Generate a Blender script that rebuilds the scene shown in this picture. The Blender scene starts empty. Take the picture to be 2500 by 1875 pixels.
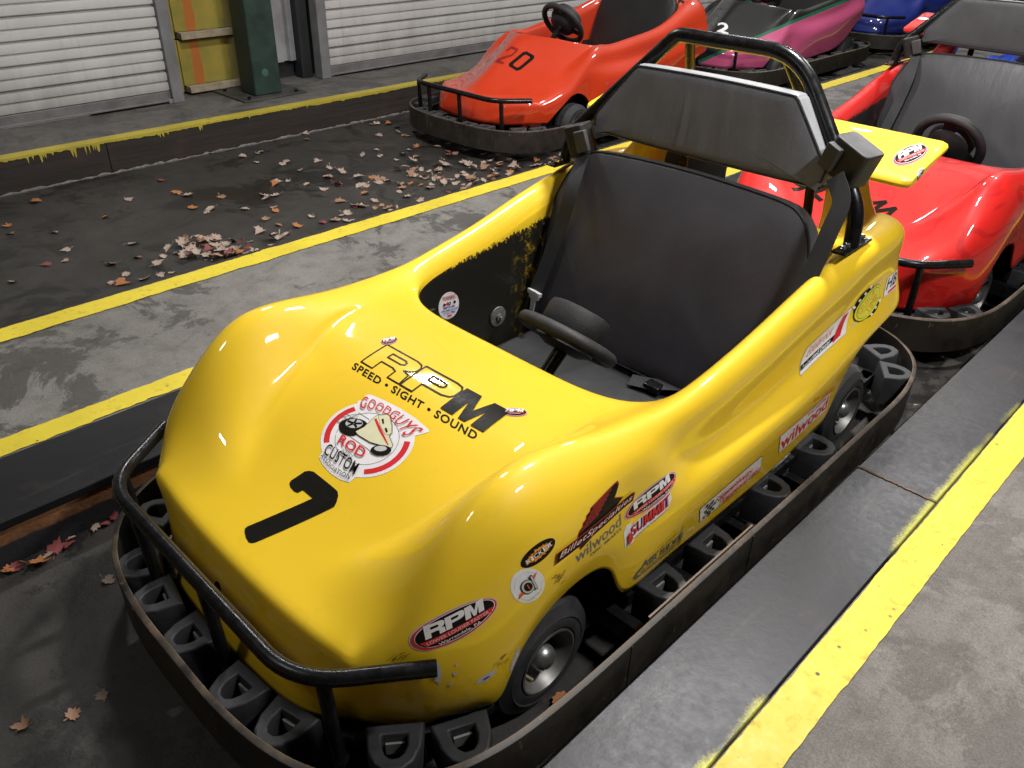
import bpy, bmesh, math, random
from mathutils import Vector, Matrix
from mathutils.bvhtree import BVHTree

random.seed(7)
R = math.radians
scene = bpy.context.scene
COL = scene.collection

# ------------------------------------------------------------------ camera
cam_data = bpy.data.cameras.new("camera")
cam = bpy.data.objects.new("camera", cam_data)
COL.objects.link(cam)
cam_data.sensor_width = 36.0
cam_data.lens = 29.016
cam_data.clip_start = 0.05
cam_data.clip_end = 400.0
cam.matrix_world = Matrix((
    (0.71143, -0.382547, 0.589513, 0.0),
    (0.702476, 0.363375, -0.611953, 0.0),
    (0.019886, 0.84948, 0.527246, 1.55),
    (0, 0, 0, 1)))
scene.camera = cam

# ------------------------------------------------------------------ night sky, exposure
world = bpy.data.worlds.new("World")
scene.world = world
world.use_nodes = True
wn = world.node_tree.nodes
sky = wn.new("ShaderNodeTexSky")
sky.sky_type = 'NISHITA'
sky.sun_disc = False
sky.sun_elevation = R(2.0)
sky.sun_rotation = R(200)
wn["Background"].inputs["Strength"].default_value = 0.018
world.node_tree.links.new(sky.outputs[0], wn["Background"].inputs["Color"])
scene.view_settings.view_transform = 'Standard'
scene.view_settings.look = 'None'
scene.view_settings.exposure = 0.12
scene.view_settings.gamma = 1.0
scene.render.engine = 'CYCLES'
scene.cycles.max_bounces = 6
scene.cycles.use_denoising = True

# pit shelter lamps: (x, y, z, watts)
LAMPS = [(-1.2, 2.8, 3.15, 118), (-1.3, 6.2, 3.15, 72), (0.8, 1.9, 3.15, 86), (-2.1, -0.9, 3.15, 15),
         (-3.6, 9.0, 3.15, 72), (-3.6, 6.0, 3.15, 34), (-3.8, 2.3, 3.15, 50)]

# ------------------------------------------------------------------ materials
def newmat(name):
    m = bpy.data.materials.new(name)
    m.use_nodes = True
    nt = m.node_tree
    return m, nt, nt.nodes["Principled BSDF"]

class NT:
    """small helper to write node graphs"""
    def __init__(s, nt):
        s.nt = nt
        s.tc = None
    def obj(s):
        if s.tc is None:
            s.tc = s.nt.nodes.new("ShaderNodeTexCoord")
        return s.tc.outputs["Object"]
    def mapping(s, scale=(1, 1, 1), rot=(0, 0, 0), loc=(0, 0, 0)):
        n = s.nt.nodes.new("ShaderNodeMapping")
        n.inputs["Scale"].default_value = scale
        n.inputs["Rotation"].default_value = rot
        n.inputs["Location"].default_value = loc
        s.nt.links.new(s.obj(), n.inputs["Vector"])
        return n.outputs[0]
    def noise(s, scale, detail=4, rough=0.55, vec=None, dist=0.0):
        n = s.nt.nodes.new("ShaderNodeTexNoise")
        n.inputs["Scale"].default_value = scale
        n.inputs["Detail"].default_value = detail
        n.inputs["Roughness"].default_value = rough
        n.inputs["Distortion"].default_value = dist
        s.nt.links.new(vec or s.obj(), n.inputs["Vector"])
        return n.outputs["Fac"]
    def voro(s, scale, feature='F1', vec=None):
        n = s.nt.nodes.new("ShaderNodeTexVoronoi")
        n.feature = feature
        n.inputs["Scale"].default_value = scale
        s.nt.links.new(vec or s.obj(), n.inputs["Vector"])
        return n.outputs["Distance"]
    def ramp(s, fac, *stops):
        n = s.nt.nodes.new("ShaderNodeValToRGB")
        els = n.color_ramp.elements
        while len(els) < len(stops):
            els.new(0.5)
        for e, (p, c) in zip(els, stops):
            e.position = p
            e.color = (c, c, c, 1) if isinstance(c, (int, float)) else (*c, 1)
        s.nt.links.new(fac, n.inputs["Fac"])
        return n.outputs["Color"]
    def mix(s, fac, a, b, mode='MIX'):
        n = s.nt.nodes.new("ShaderNodeMix")
        n.data_type = 'RGBA'
        n.blend_type = mode
        for sock, v in ((n.inputs[0], fac), (n.inputs[6], a), (n.inputs[7], b)):
            if isinstance(v, (int, float)):
                if sock.type == 'RGBA':
                    sock.default_value = (v, v, v, 1)
                else:
                    sock.default_value = v
            elif isinstance(v, tuple):
                sock.default_value = (*v, 1)
            else:
                s.nt.links.new(v, sock)
        return n.outputs[2]
    def math(s, op, a, b=0.0, clamp=False):
        n = s.nt.nodes.new("ShaderNodeMath")
        n.operation = op
        n.use_clamp = clamp
        for sock, v in ((n.inputs[0], a), (n.inputs[1], b)):
            if isinstance(v, (int, float)):
                sock.default_value = v
            else:
                s.nt.links.new(v, sock)
        return n.outputs[0]
    def xyz(s):
        n = s.nt.nodes.new("ShaderNodeSeparateXYZ")
        s.nt.links.new(s.obj(), n.inputs[0])
        return n.outputs
    def bump(s, height, strength=0.3, dist=0.01):
        n = s.nt.nodes.new("ShaderNodeBump")
        n.inputs["Strength"].default_value = strength
        n.inputs["Distance"].default_value = dist
        s.nt.links.new(height, n.inputs["Height"])
        return n.outputs[0]
    def to(s, out, sock):
        s.nt.links.new(out, sock)

MATS = {}
def plain(name, col, rough=0.5, metal=0.0, coat=0.0, vary=0.25, scale=12.0, bump=0.0, spec=0.5):
    """a surface of one colour with mottled wear in tone and gloss"""
    if name in MATS:
        return MATS[name]
    m, nt, p = newmat(name)
    g = NT(nt)
    n = g.noise(scale, 5, 0.6)
    lo = tuple(c * (1 - vary) for c in col)
    hi = tuple(min(1, c * (1 + vary)) for c in col)
    g.to(g.ramp(n, (0.3, lo), (0.7, hi)), p.inputs["Base Color"])
    g.to(g.ramp(n, (0.3, max(0.04, rough - 0.08)), (0.7, min(1, rough + 0.08))), p.inputs["Roughness"])
    p.inputs["Metallic"].default_value = metal
    p.inputs["Coat Weight"].default_value = coat
    p.inputs["Coat Roughness"].default_value = 0.08
    p.inputs["Specular IOR Level"].default_value = spec
    if bump:
        g.to(g.bump(g.noise(scale * 8, 3), bump, 0.003), p.inputs["Normal"])
    MATS[name] = m
    return m

def concrete(name, dark, light, stain, stain_amt=0.5, scale=1.0, rough=0.8, wet=0.0, fine=0.25):
    m, nt, p = newmat(name)
    g = NT(nt)
    big = g.noise(1.3 * scale, 6, 0.62, dist=0.4)
    mid = g.noise(9 * scale, 8, 0.72)
    fin = g.noise(160 * scale, 6, 0.8)
    base = g.mix(g.ramp(big, (0.32, 0), (0.68, 1)), dark, light)
    base = g.mix(g.math('MULTIPLY', g.ramp(mid, (0.45, 0), (0.65, 1)), 0.5), base, tuple(c * 0.55 for c in dark))
    st = g.noise(2.3 * scale, 9, 0.74, dist=0.5)
    base = g.mix(g.math('MULTIPLY', g.ramp(st, (0.515, 0), (0.55, 1)), stain_amt), base, stain)
    st2 = g.noise(6.1 * scale, 7, 0.7, vec=g.mapping((1, 0.45, 1), (0, 0, 0.2), (3, 7, 0)))
    base = g.mix(g.math('MULTIPLY', g.ramp(st2, (0.60, 0), (0.64, 1)), stain_amt * 0.8), base, stain)
    drag = g.noise(16 * scale, 5, 0.6, vec=g.mapping((1, 0.035, 1), (0, 0, 0.06)))          # tyre marks along the lane
    base = g.mix(g.math('MULTIPLY', g.ramp(drag, (0.58, 0), (0.72, 1)), 0.30), base, tuple(c * 0.4 for c in dark))
    sp = g.ramp(fin, (0.28, 1 - fine * 1.6), (0.72, 1 + fine * 1.6))
    base = g.mix(1.0, base, sp, 'MULTIPLY')
    grit = g.ramp(g.voro(48 * scale), (0.03, 1.0), (0.07, 0.0))
    gm = g.ramp(g.noise(4.2 * scale, 3), (0.52, 0.0), (0.62, 0.75))
    base = g.mix(g.math('MULTIPLY', grit, gm), base, tuple(min(1, c * 1.9) for c in light))
    pit = g.ramp(g.voro(21 * scale), (0.02, 0.35), (0.06, 1.0))
    base = g.mix(0.7, base, pit, 'MULTIPLY')
    cr = g.voro(0.62 * scale, 'DISTANCE_TO_EDGE', vec=None)
    base = g.mix(g.math('MULTIPLY', g.ramp(g.math('ADD', cr, g.math('MULTIPLY', g.noise(7, 5, 0.7), 0.06)), (0.0315, 1), (0.036, 0)), 0.16), base, tuple(c * 0.25 for c in dark))
    g.to(base, p.inputs["Base Color"])
    r = g.ramp(st, (0.45, rough), (0.62, max(0.12, rough - wet)))
    g.to(r, p.inputs["Roughness"])
    hb = g.mix(0.6, mid, fin)
    g.to(g.bump(hb, 0.45, 0.006), p.inputs["Normal"])
    return m

M_TRACK = concrete("track concrete", (0.018, 0.016, 0.0135), (0.042, 0.038, 0.033), (0.009, 0.008, 0.007), 0.85, 0.9, 0.62, 0.25)
M_WALK = concrete("walkway concrete", (0.13, 0.123, 0.110), (0.20, 0.19, 0.172), (0.048, 0.045, 0.040), 0.8, 1.1, 0.72, 0.2)
M_PLAT = concrete("platform concrete", (0.135, 0.122, 0.108), (0.225, 0.206, 0.186), (0.075, 0.067, 0.058), 0.55, 1.5, 0.75, 0.1, 0.35)
M_WALLSIDE = concrete("shop front concrete", (0.085, 0.080, 0.073), (0.13, 0.123, 0.114), (0.045, 0.041, 0.036), 0.6, 1.2, 0.75, 0.1)

def paint_line(name, col, chip, amt=0.5):
    m, nt, p = newmat(name)
    g = NT(nt)
    a = g.noise(3.0, 5, 0.6)
    b = g.noise(38, 5, 0.62)
    c = g.ramp(g.voro(17), (0.05, 1.0), (0.11, 0.0))
    base = g.mix(g.ramp(a, (0.35, 0), (0.7, 1)), col, tuple(x * 0.78 for x in col))
    dirt = g.math('MULTIPLY', g.ramp(b, (0.56, 0), (0.72, 1)), amt)
    base = g.mix(dirt, base, (0.30, 0.22, 0.03))
    chips = g.math('MULTIPLY', c, g.ramp(g.noise(2.2, 3), (0.5, 0), (0.6, 1)))
    chips = g.math('MAXIMUM', chips, g.ramp(g.noise(24, 6, 0.7), (0.665, 0), (0.69, 1)))
    base = g.mix(chips, base, chip)
    g.to(base, p.inputs["Base Color"])
    g.to(g.ramp(b, (0.3, 0.42), (0.7, 0.62)), p.inputs["Roughness"])
    g.to(g.bump(g.mix(0.5, b, g.noise(160, 3)), 0.3, 0.003), p.inputs["Normal"])
    return m
M_LINE = paint_line("yellow line paint", (0.72, 0.57, 0.035), (0.05, 0.045, 0.03))
M_LINE_FAR = paint_line("old yellow line paint", (0.46, 0.37, 0.04), (0.07, 0.06, 0.04), 0.4)

def steel_plate(name, overspray=False):
    m, nt, p = newmat(name)
    g = NT(nt)
    a = g.noise(2.6, 6, 0.6, dist=0.3)
    b = g.noise(55, 5, 0.7)
    base = g.mix(g.ramp(a, (0.3, 0), (0.7, 1)), (0.011, 0.011, 0.0128), (0.019, 0.0185, 0.021))
    base = g.mix(g.math('MULTIPLY', g.ramp(g.noise(5, 6, 0.7), (0.56, 0), (0.72, 1)), 0.5), base, (0.050, 0.036, 0.031))
    sp = g.ramp(g.voro(110), (0.02, 1), (0.05, 0))
    base = g.mix(g.math('MULTIPLY', sp, g.ramp(g.noise(9, 3), (0.5, 0.0), (0.7, 0.5))), base, (0.30, 0.29, 0.28))
    scr = g.noise(40, 3, 0.5, vec=g.mapping((1, 0.06, 1), (0, 0, 0.35)))
    base = g.mix(g.math('MULTIPLY', g.ramp(scr, (0.62, 0), (0.72, 1)), 0.10), base, (0.13, 0.125, 0.12))
    if overspray:
        x = g.xyz()
        d = g.math('MULTIPLY', g.math('SUBTRACT', x[0], -0.402), 40.0)          # fades away from the line
        lump = g.ramp(g.noise(3.1, 2), (0.46, 0.0), (0.60, 1.0))
        speck = g.math('ADD', g.noise(210, 2), -0.25)
        k = g.math('MULTIPLY', g.math('MULTIPLY', g.math('ADD', d, speck), 0.9), lump, True)
        k = g.ramp(k, (0.25, 0), (0.85, 0.7))
        base = g.mix(k, base, (0.42, 0.40, 0.03))
    g.to(base, p.inputs["Base Color"])
    p.inputs["Metallic"].default_value = 0.25
    g.to(g.ramp(g.mix(0.4, a, b), (0.3, 0.30), (0.7, 0.50)), p.inputs["Roughness"])
    g.to(g.bump(b, 0.14, 0.003), p.inputs["Normal"])
    return m
M_STEEL = steel_plate("kerb steel", True)
M_STEEL2 = steel_plate("kerb steel worn")

def rust_face():
    m, nt, p = newmat("rusty kerb face")
    g = NT(nt)
    a = g.noise(8, 6, 0.7)
    f = g.noise(70, 4, 0.7)
    base = g.mix(g.ramp(a, (0.35, 0), (0.65, 1)), (0.15, 0.060, 0.022), (0.27, 0.120, 0.046))
    base = g.mix(g.ramp(g.noise(5.5, 5, 0.6), (0.60, 0), (0.66, 1)), base, (0.022, 0.017, 0.012))
    base = g.mix(1.0, base, g.ramp(f, (0.3, 0.7), (0.7, 1.25)), 'MULTIPLY')
    z = g.xyz()[2]
    low = g.ramp(g.math('ADD', g.math('MULTIPLY', z, 10.0), g.math('MULTIPLY', a, 0.25)), (0.74, 1), (0.82, 0))
    base = g.mix(low, base, (0.014, 0.014, 0.016))
    g.to(base, p.inputs["Base Color"])
    p.inputs["Roughness"].default_value = 0.85
    g.to(g.bump(f, 0.4, 0.004), p.inputs["Normal"])
    return m
M_RUST = rust_face()

def dark_boards():
    m, nt, p = newmat("dark tarred kerb boards")
    g = NT(nt)
    gr = g.noise(7, 6, 0.65, vec=g.mapping((1, 0.25, 6)))
    base = g.ramp(gr, (0.3, (0.010, 0.008, 0.007)), (0.72, (0.034, 0.024, 0.018)))
    base = g.mix(g.math('MULTIPLY', g.ramp(g.noise(3, 5), (0.55, 0), (0.7, 1)), 0.5), base, (0.05, 0.028, 0.018))
    g.to(base, p.inputs["Base Color"])
    p.inputs["Roughness"].default_value = 0.7
    g.to(g.bump(gr, 0.4, 0.004), p.inputs["Normal"])
    return m
M_BOARDS = dark_boards()

def car_paint(name, col, interior=None, rough=0.14, flames=None):
    """glossy moulded gel coat; interior = ragged black paint low on the cockpit walls"""
    m, nt, p = newmat(name)
    g = NT(nt)
    n = g.noise(2.2, 4, 0.5)
    base = g.mix(g.ramp(n, (0.3, 0), (0.7, 1)), tuple(c * 0.93 for c in col), tuple(min(1, c * 1.04) for c in col))
    dirt = g.math('MULTIPLY', g.ramp(g.noise(9, 7, 0.72), (0.57, 0), (0.75, 1)), 0.16)
    base = g.mix(dirt, base, tuple(c * 0.45 for c in col))
    if flames:
        v = g.mapping((2.2, 1.0, 1.6))
        w = g.noise(2.6, 2, 0.4, vec=v, dist=1.2)
        k = g.ramp(w, (0.53, 0), (0.54, 1), (0.60, 1), (0.61, 0))
        base = g.mix(g.math('MULTIPLY', k, 0.6), base, flames)
    for sc, rot in (((70, 2.2, 2.2), 0.5), ((2.5, 80, 2.5), -0.4)):
        h = g.noise(1.6, 5, 0.6, vec=g.mapping(sc, (0, 0, rot)))
        hm = g.ramp(g.noise(2.1, 2, vec=g.mapping((1, 1, 1), (0, 0, rot), (sc[0], 0, 0))), (0.52, 0), (0.62, 0.4))
        base = g.mix(g.math('MULTIPLY', g.ramp(h, (0.70, 0), (0.72, 1)), hm), base, tuple(c * 0.6 for c in col))
    speck = g.ramp(g.voro(15), (0.012, 1), (0.02, 0))
    base = g.mix(g.math('MULTIPLY', speck, g.ramp(g.noise(3.3, 2), (0.5, 0), (0.6, 0.7))), base, tuple(c * 0.15 for c in col))
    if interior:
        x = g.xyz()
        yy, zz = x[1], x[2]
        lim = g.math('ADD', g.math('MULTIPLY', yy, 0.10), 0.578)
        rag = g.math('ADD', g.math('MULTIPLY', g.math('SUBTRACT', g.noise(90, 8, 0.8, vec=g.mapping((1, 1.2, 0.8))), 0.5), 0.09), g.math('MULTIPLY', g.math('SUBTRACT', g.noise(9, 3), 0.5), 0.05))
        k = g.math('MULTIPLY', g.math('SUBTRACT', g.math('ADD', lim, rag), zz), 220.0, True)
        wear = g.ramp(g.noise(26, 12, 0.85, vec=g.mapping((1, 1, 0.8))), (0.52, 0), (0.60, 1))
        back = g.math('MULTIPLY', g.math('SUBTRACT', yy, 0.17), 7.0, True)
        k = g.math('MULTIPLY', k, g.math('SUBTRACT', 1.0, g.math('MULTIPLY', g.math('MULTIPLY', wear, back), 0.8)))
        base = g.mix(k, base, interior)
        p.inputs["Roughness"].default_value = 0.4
    g.to(base, p.inputs["Base Color"])
    if not interior:
        g.to(g.ramp(g.noise(14, 5, 0.7), (0.3, 0.42), (0.75, 0.60)), p.inputs["Roughness"])
        p.inputs["Specular IOR Level"].default_value = 0.25
        p.inputs["Coat Weight"].default_value = 0.9
        g.to(g.ramp(g.noise(6, 4, 0.7), (0.3, 0.02), (0.8, 0.07)), p.inputs["Coat Roughness"])
        h = g.mix(0.25, g.noise(11, 2, 0.4), g.noise(120, 2, 0.5))
        g.to(g.bump(h, 0.05, 0.004), p.inputs["Normal"])
    return m

YEL = (0.84, 0.555, 0.022)
M_YEL = car_paint("yellow gel coat", YEL)
M_YEL_IN = car_paint("yellow cockpit wall with black paint", YEL, (0.012, 0.011, 0.008))
M_RED = car_paint("red flame gel coat", (0.62, 0.016, 0.012), flames=(0.36, 0.008, 0.010))
M_RED_IN = car_paint("red cockpit wall", (0.55, 0.016, 0.012), (0.012, 0.010, 0.009))
M_BLU = car_paint("blue gel coat", (0.012, 0.05, 0.36))
M_BLU_IN = car_paint("blue cockpit wall", (0.012, 0.05, 0.36), (0.012, 0.010, 0.009))
M_ORA = car_paint("orange gel coat", (0.56, 0.038, 0.007))
M_NAVY = car_paint("navy gel coat", (0.010, 0.020, 0.15))

def pink_paint():
    m, nt, p = newmat("pink gel coat with black hood and green stripe")
    g = NT(nt)
    x = g.xyz()
    ax = g.math('ABSOLUTE', x[0])
    edge = g.math('ADD', g.math('MULTIPLY', x[1], 0.10), 0.525)       # stripe height rises to the rear
    d = g.math('SUBTRACT', x[2], edge)
    d = g.math('ADD', d, g.math('MULTIPLY', g.math('SUBTRACT', 0.44, ax), 0.55))
    k1 = g.math('MULTIPLY', g.math('SUBTRACT', d, 0.0), 400.0, True)
    k2 = g.math('MULTIPLY', g.math('SUBTRACT', d, 0.028), 400.0, True)
    base = g.mix(k1, (0.48, 0.080, 0.185), (0.008, 0.12, 0.06))
    base = g.mix(k2, base, (0.010, 0.010, 0.010))
    g.to(base, p.inputs["Base Color"])
    p.inputs["Roughness"].default_value = 0.5
    p.inputs["Specular IOR Level"].default_value = 0.25
    p.inputs["Coat Weight"].default_value = 0.9
    p.inputs["Coat Roughness"].default_value = 0.04
    return m
M_PINK = pink_paint()

M_BLACK_PLASTIC = plain("black shell inside", (0.012, 0.012, 0.012), 0.55)
M_TUBE = plain("black painted steel tube", (0.007, 0.007, 0.008), 0.28, 0.0, 0.0, 0.25, 40, 0.0, 0.28)
M_RUBBER = plain("black rubber", (0.020, 0.020, 0.021), 0.62, vary=0.35, scale=20, bump=0.25)
M_BLOCK = plain("grey black rubber block", (0.021, 0.022, 0.024), 0.6, vary=0.3, scale=18, bump=0.25)
M_TYRE = plain("tyre rubber", (0.026, 0.026, 0.028), 0.68, vary=0.35, scale=24, bump=0.3)
M_STEELRIM = plain("dull wheel steel", (0.21, 0.205, 0.195), 0.46, 0.7, vary=0.4, scale=10)
M_CHROME = plain("bright steel", (0.62, 0.62, 0.62), 0.22, 1.0, vary=0.15, scale=30)
M_FLOORPAN = plain("dark floor pan", (0.040, 0.041, 0.043), 0.5, vary=0.25, scale=6)
M_BELT = plain("seat belt webbing", (0.016, 0.017, 0.020), 0.6, vary=0.2, scale=90, bump=0.5)
M_RUSTPATCH = plain("rusted grip patch", (0.16, 0.055, 0.020), 0.8, vary=0.4, scale=30)

def vinyl(name, col, folds=0.0):
    m, nt, p = newmat(name)
    g = NT(nt)
    n = g.noise(5, 4, 0.55)
    g.to(g.ramp(n, (0.3, tuple(c * 0.85 for c in col)), (0.7, tuple(c * 1.15 for c in col))), p.inputs["Base Color"])
    g.to(g.ramp(n, (0.3, 0.40), (0.7, 0.52)), p.inputs["Roughness"])
    wr = g.noise(9, 3, 0.5, vec=g.mapping((1.6, 1.0, 0.35)))
    fold = g.noise(14, 2, 0.4, vec=g.mapping((1.4, 1.0, 0.10), (0, R(6), 0)))
    fold = g.math('MULTIPLY', g.ramp(fold, (0.45, 0), (0.75, 1)), g.ramp(g.noise(3.3, 2), (0.45, 0), (0.65, 1)))
    wr = g.math('ADD', wr, g.math('MULTIPLY', fold, folds))
    h = g.mix(0.15, wr, g.noise(420, 2, 0.5))
    g.to(g.bump(h, 0.34 if folds else 0.20, 0.02), p.inputs["Normal"])
    return m
M_VINYL = vinyl("charcoal seat vinyl", (0.056, 0.053, 0.064))
M_VINYL_HEAD = vinyl("grey headrest vinyl", (0.170, 0.180, 0.215), 0.8)
M_VINYL_LIT_EDGE = vinyl("headrest vinyl with painted light on edge", (0.27, 0.27, 0.28))  # same vinyl as the front; lamp light on the edge put into the colour
M_VINYL_DARK = vinyl("darker seat vinyl", (0.026, 0.025, 0.028))
M_HEAD_DARK = vinyl("darker headrest vinyl", (0.052, 0.052, 0.055))
M_VINYL_SEAT = vinyl("dark seat base vinyl", (0.030, 0.030, 0.031))
M_VINYL_BLACK = vinyl("black seat vinyl", (0.012, 0.012, 0.012))
M_VINYL_SEDGE = vinyl("grey seat edge vinyl", (0.055, 0.054, 0.062))

def band_mat():
    m, nt, p = newmat("worn dark bumper band")
    g = NT(nt)
    gr = g.noise(11, 6, 0.68)
    base = g.ramp(gr, (0.3, (0.012, 0.010, 0.008)), (0.75, (0.034, 0.027, 0.020)))
    sc = g.noise(60, 4, 0.6, vec=g.mapping((1, 1, 0.35), (0.5, 0.5, 0)))
    base = g.mix(g.math('MULTIPLY', g.ramp(sc, (0.66, 0), (0.71, 1)), 0.5), base, (0.20, 0.16, 0.10))
    z = g.xyz()[2]
    top = g.math('MULTIPLY', g.math('SUBTRACT', g.math('ADD', z, g.math('MULTIPLY', gr, 0.012)), 0.2055), 190.0, True)
    base = g.mix(g.math('MULTIPLY', top, 0.85), base, (0.15, 0.10, 0.06))
    g.to(base, p.inputs["Base Color"])
    g.to(g.ramp(gr, (0.3, 0.42), (0.7, 0.65)), p.inputs["Roughness"])
    g.to(g.bump(g.mix(0.5, gr, sc), 0.25, 0.004), p.inputs["Normal"])
    return m
M_BAND = band_mat()

# ------------------------------------------------------------------ mesh helpers
class MB:
    """collects shapes and links them as one mesh object"""
    def __init__(s):
        s.v, s.f, s.m = [], [], []
    def add(s, verts, faces, mi=0):
        o = len(s.v)
        s.v += [Vector(v) for v in verts]
        s.f += [tuple(i + o for i in f) for f in faces]
        s.m += [mi] * len(faces)
        return s
    def box(s, lo, hi, mi=0, mat=None):
        x0, y0, z0 = lo
        x1, y1, z1 = hi
        vs = [Vector(p) for p in ((x0, y0, z0), (x1, y0, z0), (x1, y1, z0), (x0, y1, z0),
                                  (x0, y0, z1), (x1, y0, z1), (x1, y1, z1), (x0, y1, z1))]
        if mat:
            vs = [mat @ v for v in vs]
        return s.add(vs, [(0, 3, 2, 1), (4, 5, 6, 7), (0, 1, 5, 4), (1, 2, 6, 5), (2, 3, 7, 6), (3, 0, 4, 7)], mi)
    def tube(s, pts, r, n=14, mi=0, closed=False, caps=True):
        pts = [Vector(p) for p in pts]
        L = len(pts)
        tang = []
        for i in range(L):
            a = pts[(i - 1) % L] if closed else pts[max(0, i - 1)]
            b = pts[(i + 1) % L] if closed else pts[min(L - 1, i + 1)]
            tang.append((b - a).normalized())
        up = Vector((0, 0, 1)) if abs(tang[0].z) < 0.9 else Vector((1, 0, 0))
        nrm = (up - tang[0] * up.dot(tang[0])).normalized()
        vs = []
        for i in range(L):
            nrm = (nrm - tang[i] * nrm.dot(tang[i])).normalized()
            bi = tang[i].cross(nrm)
            rr = r[i] if isinstance(r, (list, tuple)) else r
            for k in range(n):
                a = 2 * math.pi * k / n
                vs.append(pts[i] + nrm * (rr * math.cos(a)) + bi * (rr * math.sin(a)))
        fs = []
        for i in range(L if closed else L - 1):
            j = (i + 1) % L
            for k in range(n):
                k2 = (k + 1) % n
                fs.append((i * n + k, i * n + k2, j * n + k2, j * n + k))
        if caps and not closed:
            fs.append(tuple(reversed(range(n))))
            fs.append(tuple((L - 1) * n + k for k in range(n)))
        return s.add(vs, fs, mi)
    def lathe(s, prof, n=40, mat=None, mi=0):
        """prof: (axial, radius); axis = X"""
        vs = []
        for a, r in prof:
            for k in range(n):
                t = 2 * math.pi * k / n
                v = Vector((a, r * math.cos(t), r * math.sin(t)))
                vs.append(mat @ v if mat else v)
        fs = []
        for i in range(len(prof) - 1):
            for k in range(n):
                k2 = (k + 1) % n
                fs.append((i * n + k, (i + 1) * n + k, (i + 1) * n + k2, i * n + k2))
        return s.add(vs, fs, mi)
    def sweep(s, path, section, closed=True, mi=0):
        """path: list of (x,y); section: closed list of (outward offset, z)"""
        L, n = len(path), len(section)
        P = [Vector((p[0], p[1])) for p in path]
        vs = []
        for i in range(L):
            a = P[(i - 1) % L] if closed else P[max(0, i - 1)]
            b = P[(i + 1) % L] if closed else P[min(L - 1, i + 1)]
            t = (b - a).normalized()
            nr = Vector((t.y, -t.x))
            for o, z in section:
                q = P[i] + nr * o
                vs.append((q.x, q.y, z))
        fs = []
        for i in range(L if closed else L - 1):
            j = (i + 1) % L
            for k in range(n):
                k2 = (k + 1) % n
                fs.append((i * n + k, j * n + k, j * n + k2, i * n + k2))
        if not closed:
            fs.append(tuple(range(n)))
            fs.append(tuple((L - 1) * n + k for k in reversed(range(n))))
        return s.add(vs, fs, mi)
    def prism(s, outline, z0, z1, mat=None, mi=0):
        n = len(outline)
        vs = [Vector((x, y, z0)) for x, y in outline] + [Vector((x, y, z1)) for x, y in outline]
        if mat:
            vs = [mat @ v for v in vs]
        fs = [tuple(reversed(range(n))), tuple(range(n, 2 * n))]
        fs += [(i, (i + 1) % n, n + (i + 1) % n, n + i) for i in range(n)]
        return s.add(vs, fs, mi)
    def build(s, name, mat, parent=None, smooth=True, off=(0, 0, 0), bevel=0.0, angle=35, subsurf=0, recalc=True):
        me = bpy.data.meshes.new(name)
        o3 = Vector(off)
        me.from_pydata([v + o3 for v in s.v], [], s.f)
        mats = mat if isinstance(mat, (list, tuple)) else [mat]
        for mm in mats:
            me.materials.append(mm)
        for p, mi in zip(me.polygons, s.m):
            p.material_index = mi
            p.use_smooth = smooth
        if recalc:
            bm = bmesh.new()
            bm.from_mesh(me)
            bmesh.ops.recalc_face_normals(bm, faces=bm.faces)
            bm.to_mesh(me)
            bm.free()
        o = bpy.data.objects.new(name, me)
        COL.objects.link(o)
        if parent is not None:
            o.parent = parent
        if bevel:
            b = o.modifiers.new("bevel", 'BEVEL')
            b.width = bevel
            b.segments = 3
            b.limit_method = 'ANGLE'
            b.angle_limit = R(angle)
            if smooth:
                b.harden_normals = False
        if subsurf:
            q = o.modifiers.new("subsurf", 'SUBSURF')
            q.levels = q.render_levels = subsurf
        if smooth and not subsurf:
            me.set_sharp_from_angle(angle=R(angle))
        return o

def tag(o, label=None, cat=None, group=None, kind=None):
    if label:
        o["label"] = label
    if cat:
        o["category"] = cat
    if group:
        o["group"] = group
    if kind:
        o["kind"] = kind
    return o

def empty(name, loc, rz=0.0):
    o = bpy.data.objects.new(name, None)
    COL.objects.link(o)
    o.location = loc
    o.rotation_euler = (0, 0, rz)
    o.empty_display_size = 0.2
    return o

def fillet(pts, rad, n=6):
    """rounds the corners of a 3D polyline"""
    pts = [Vector(p) for p in pts]
    out = [pts[0]]
    for i in range(1, len(pts) - 1):
        a, b, c = pts[i - 1], pts[i], pts[i + 1]
        r = rad[i - 1] if isinstance(rad, (list, tuple)) else rad
        da, dc = (a - b), (c - b)
        r = min(r, da.length * 0.49, dc.length * 0.49)
        p0, p1 = b + da.normalized() * r, b + dc.normalized() * r
        for k in range(n + 1):
            t = k / n
            out.append(p0 * (1 - t) ** 2 + b * (2 * t * (1 - t)) + p1 * t ** 2)
    out.append(pts[-1])
    return out

def catmull(pts, sub=6, closed=False):
    P = [Vector(p) for p in pts]
    L = len(P)
    out = []
    for i in range(L if closed else L - 1):
        p0 = P[(i - 1) % L] if closed or i > 0 else P[0] * 2 - P[1]
        p1, p2 = P[i], P[(i + 1) % L]
        p3 = P[(i + 2) % L] if closed or i + 2 < L else P[-1] * 2 - P[-2]
        for k in range(sub):
            t = k / sub
            out.append(0.5 * ((2 * p1) + (p2 - p0) * t + (2 * p0 - 5 * p1 + 4 * p2 - p3) * t * t + (3 * p1 - p0 - 3 * p2 + p3) * t ** 3))
    if not closed:
        out.append(P[-1])
    return out

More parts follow.
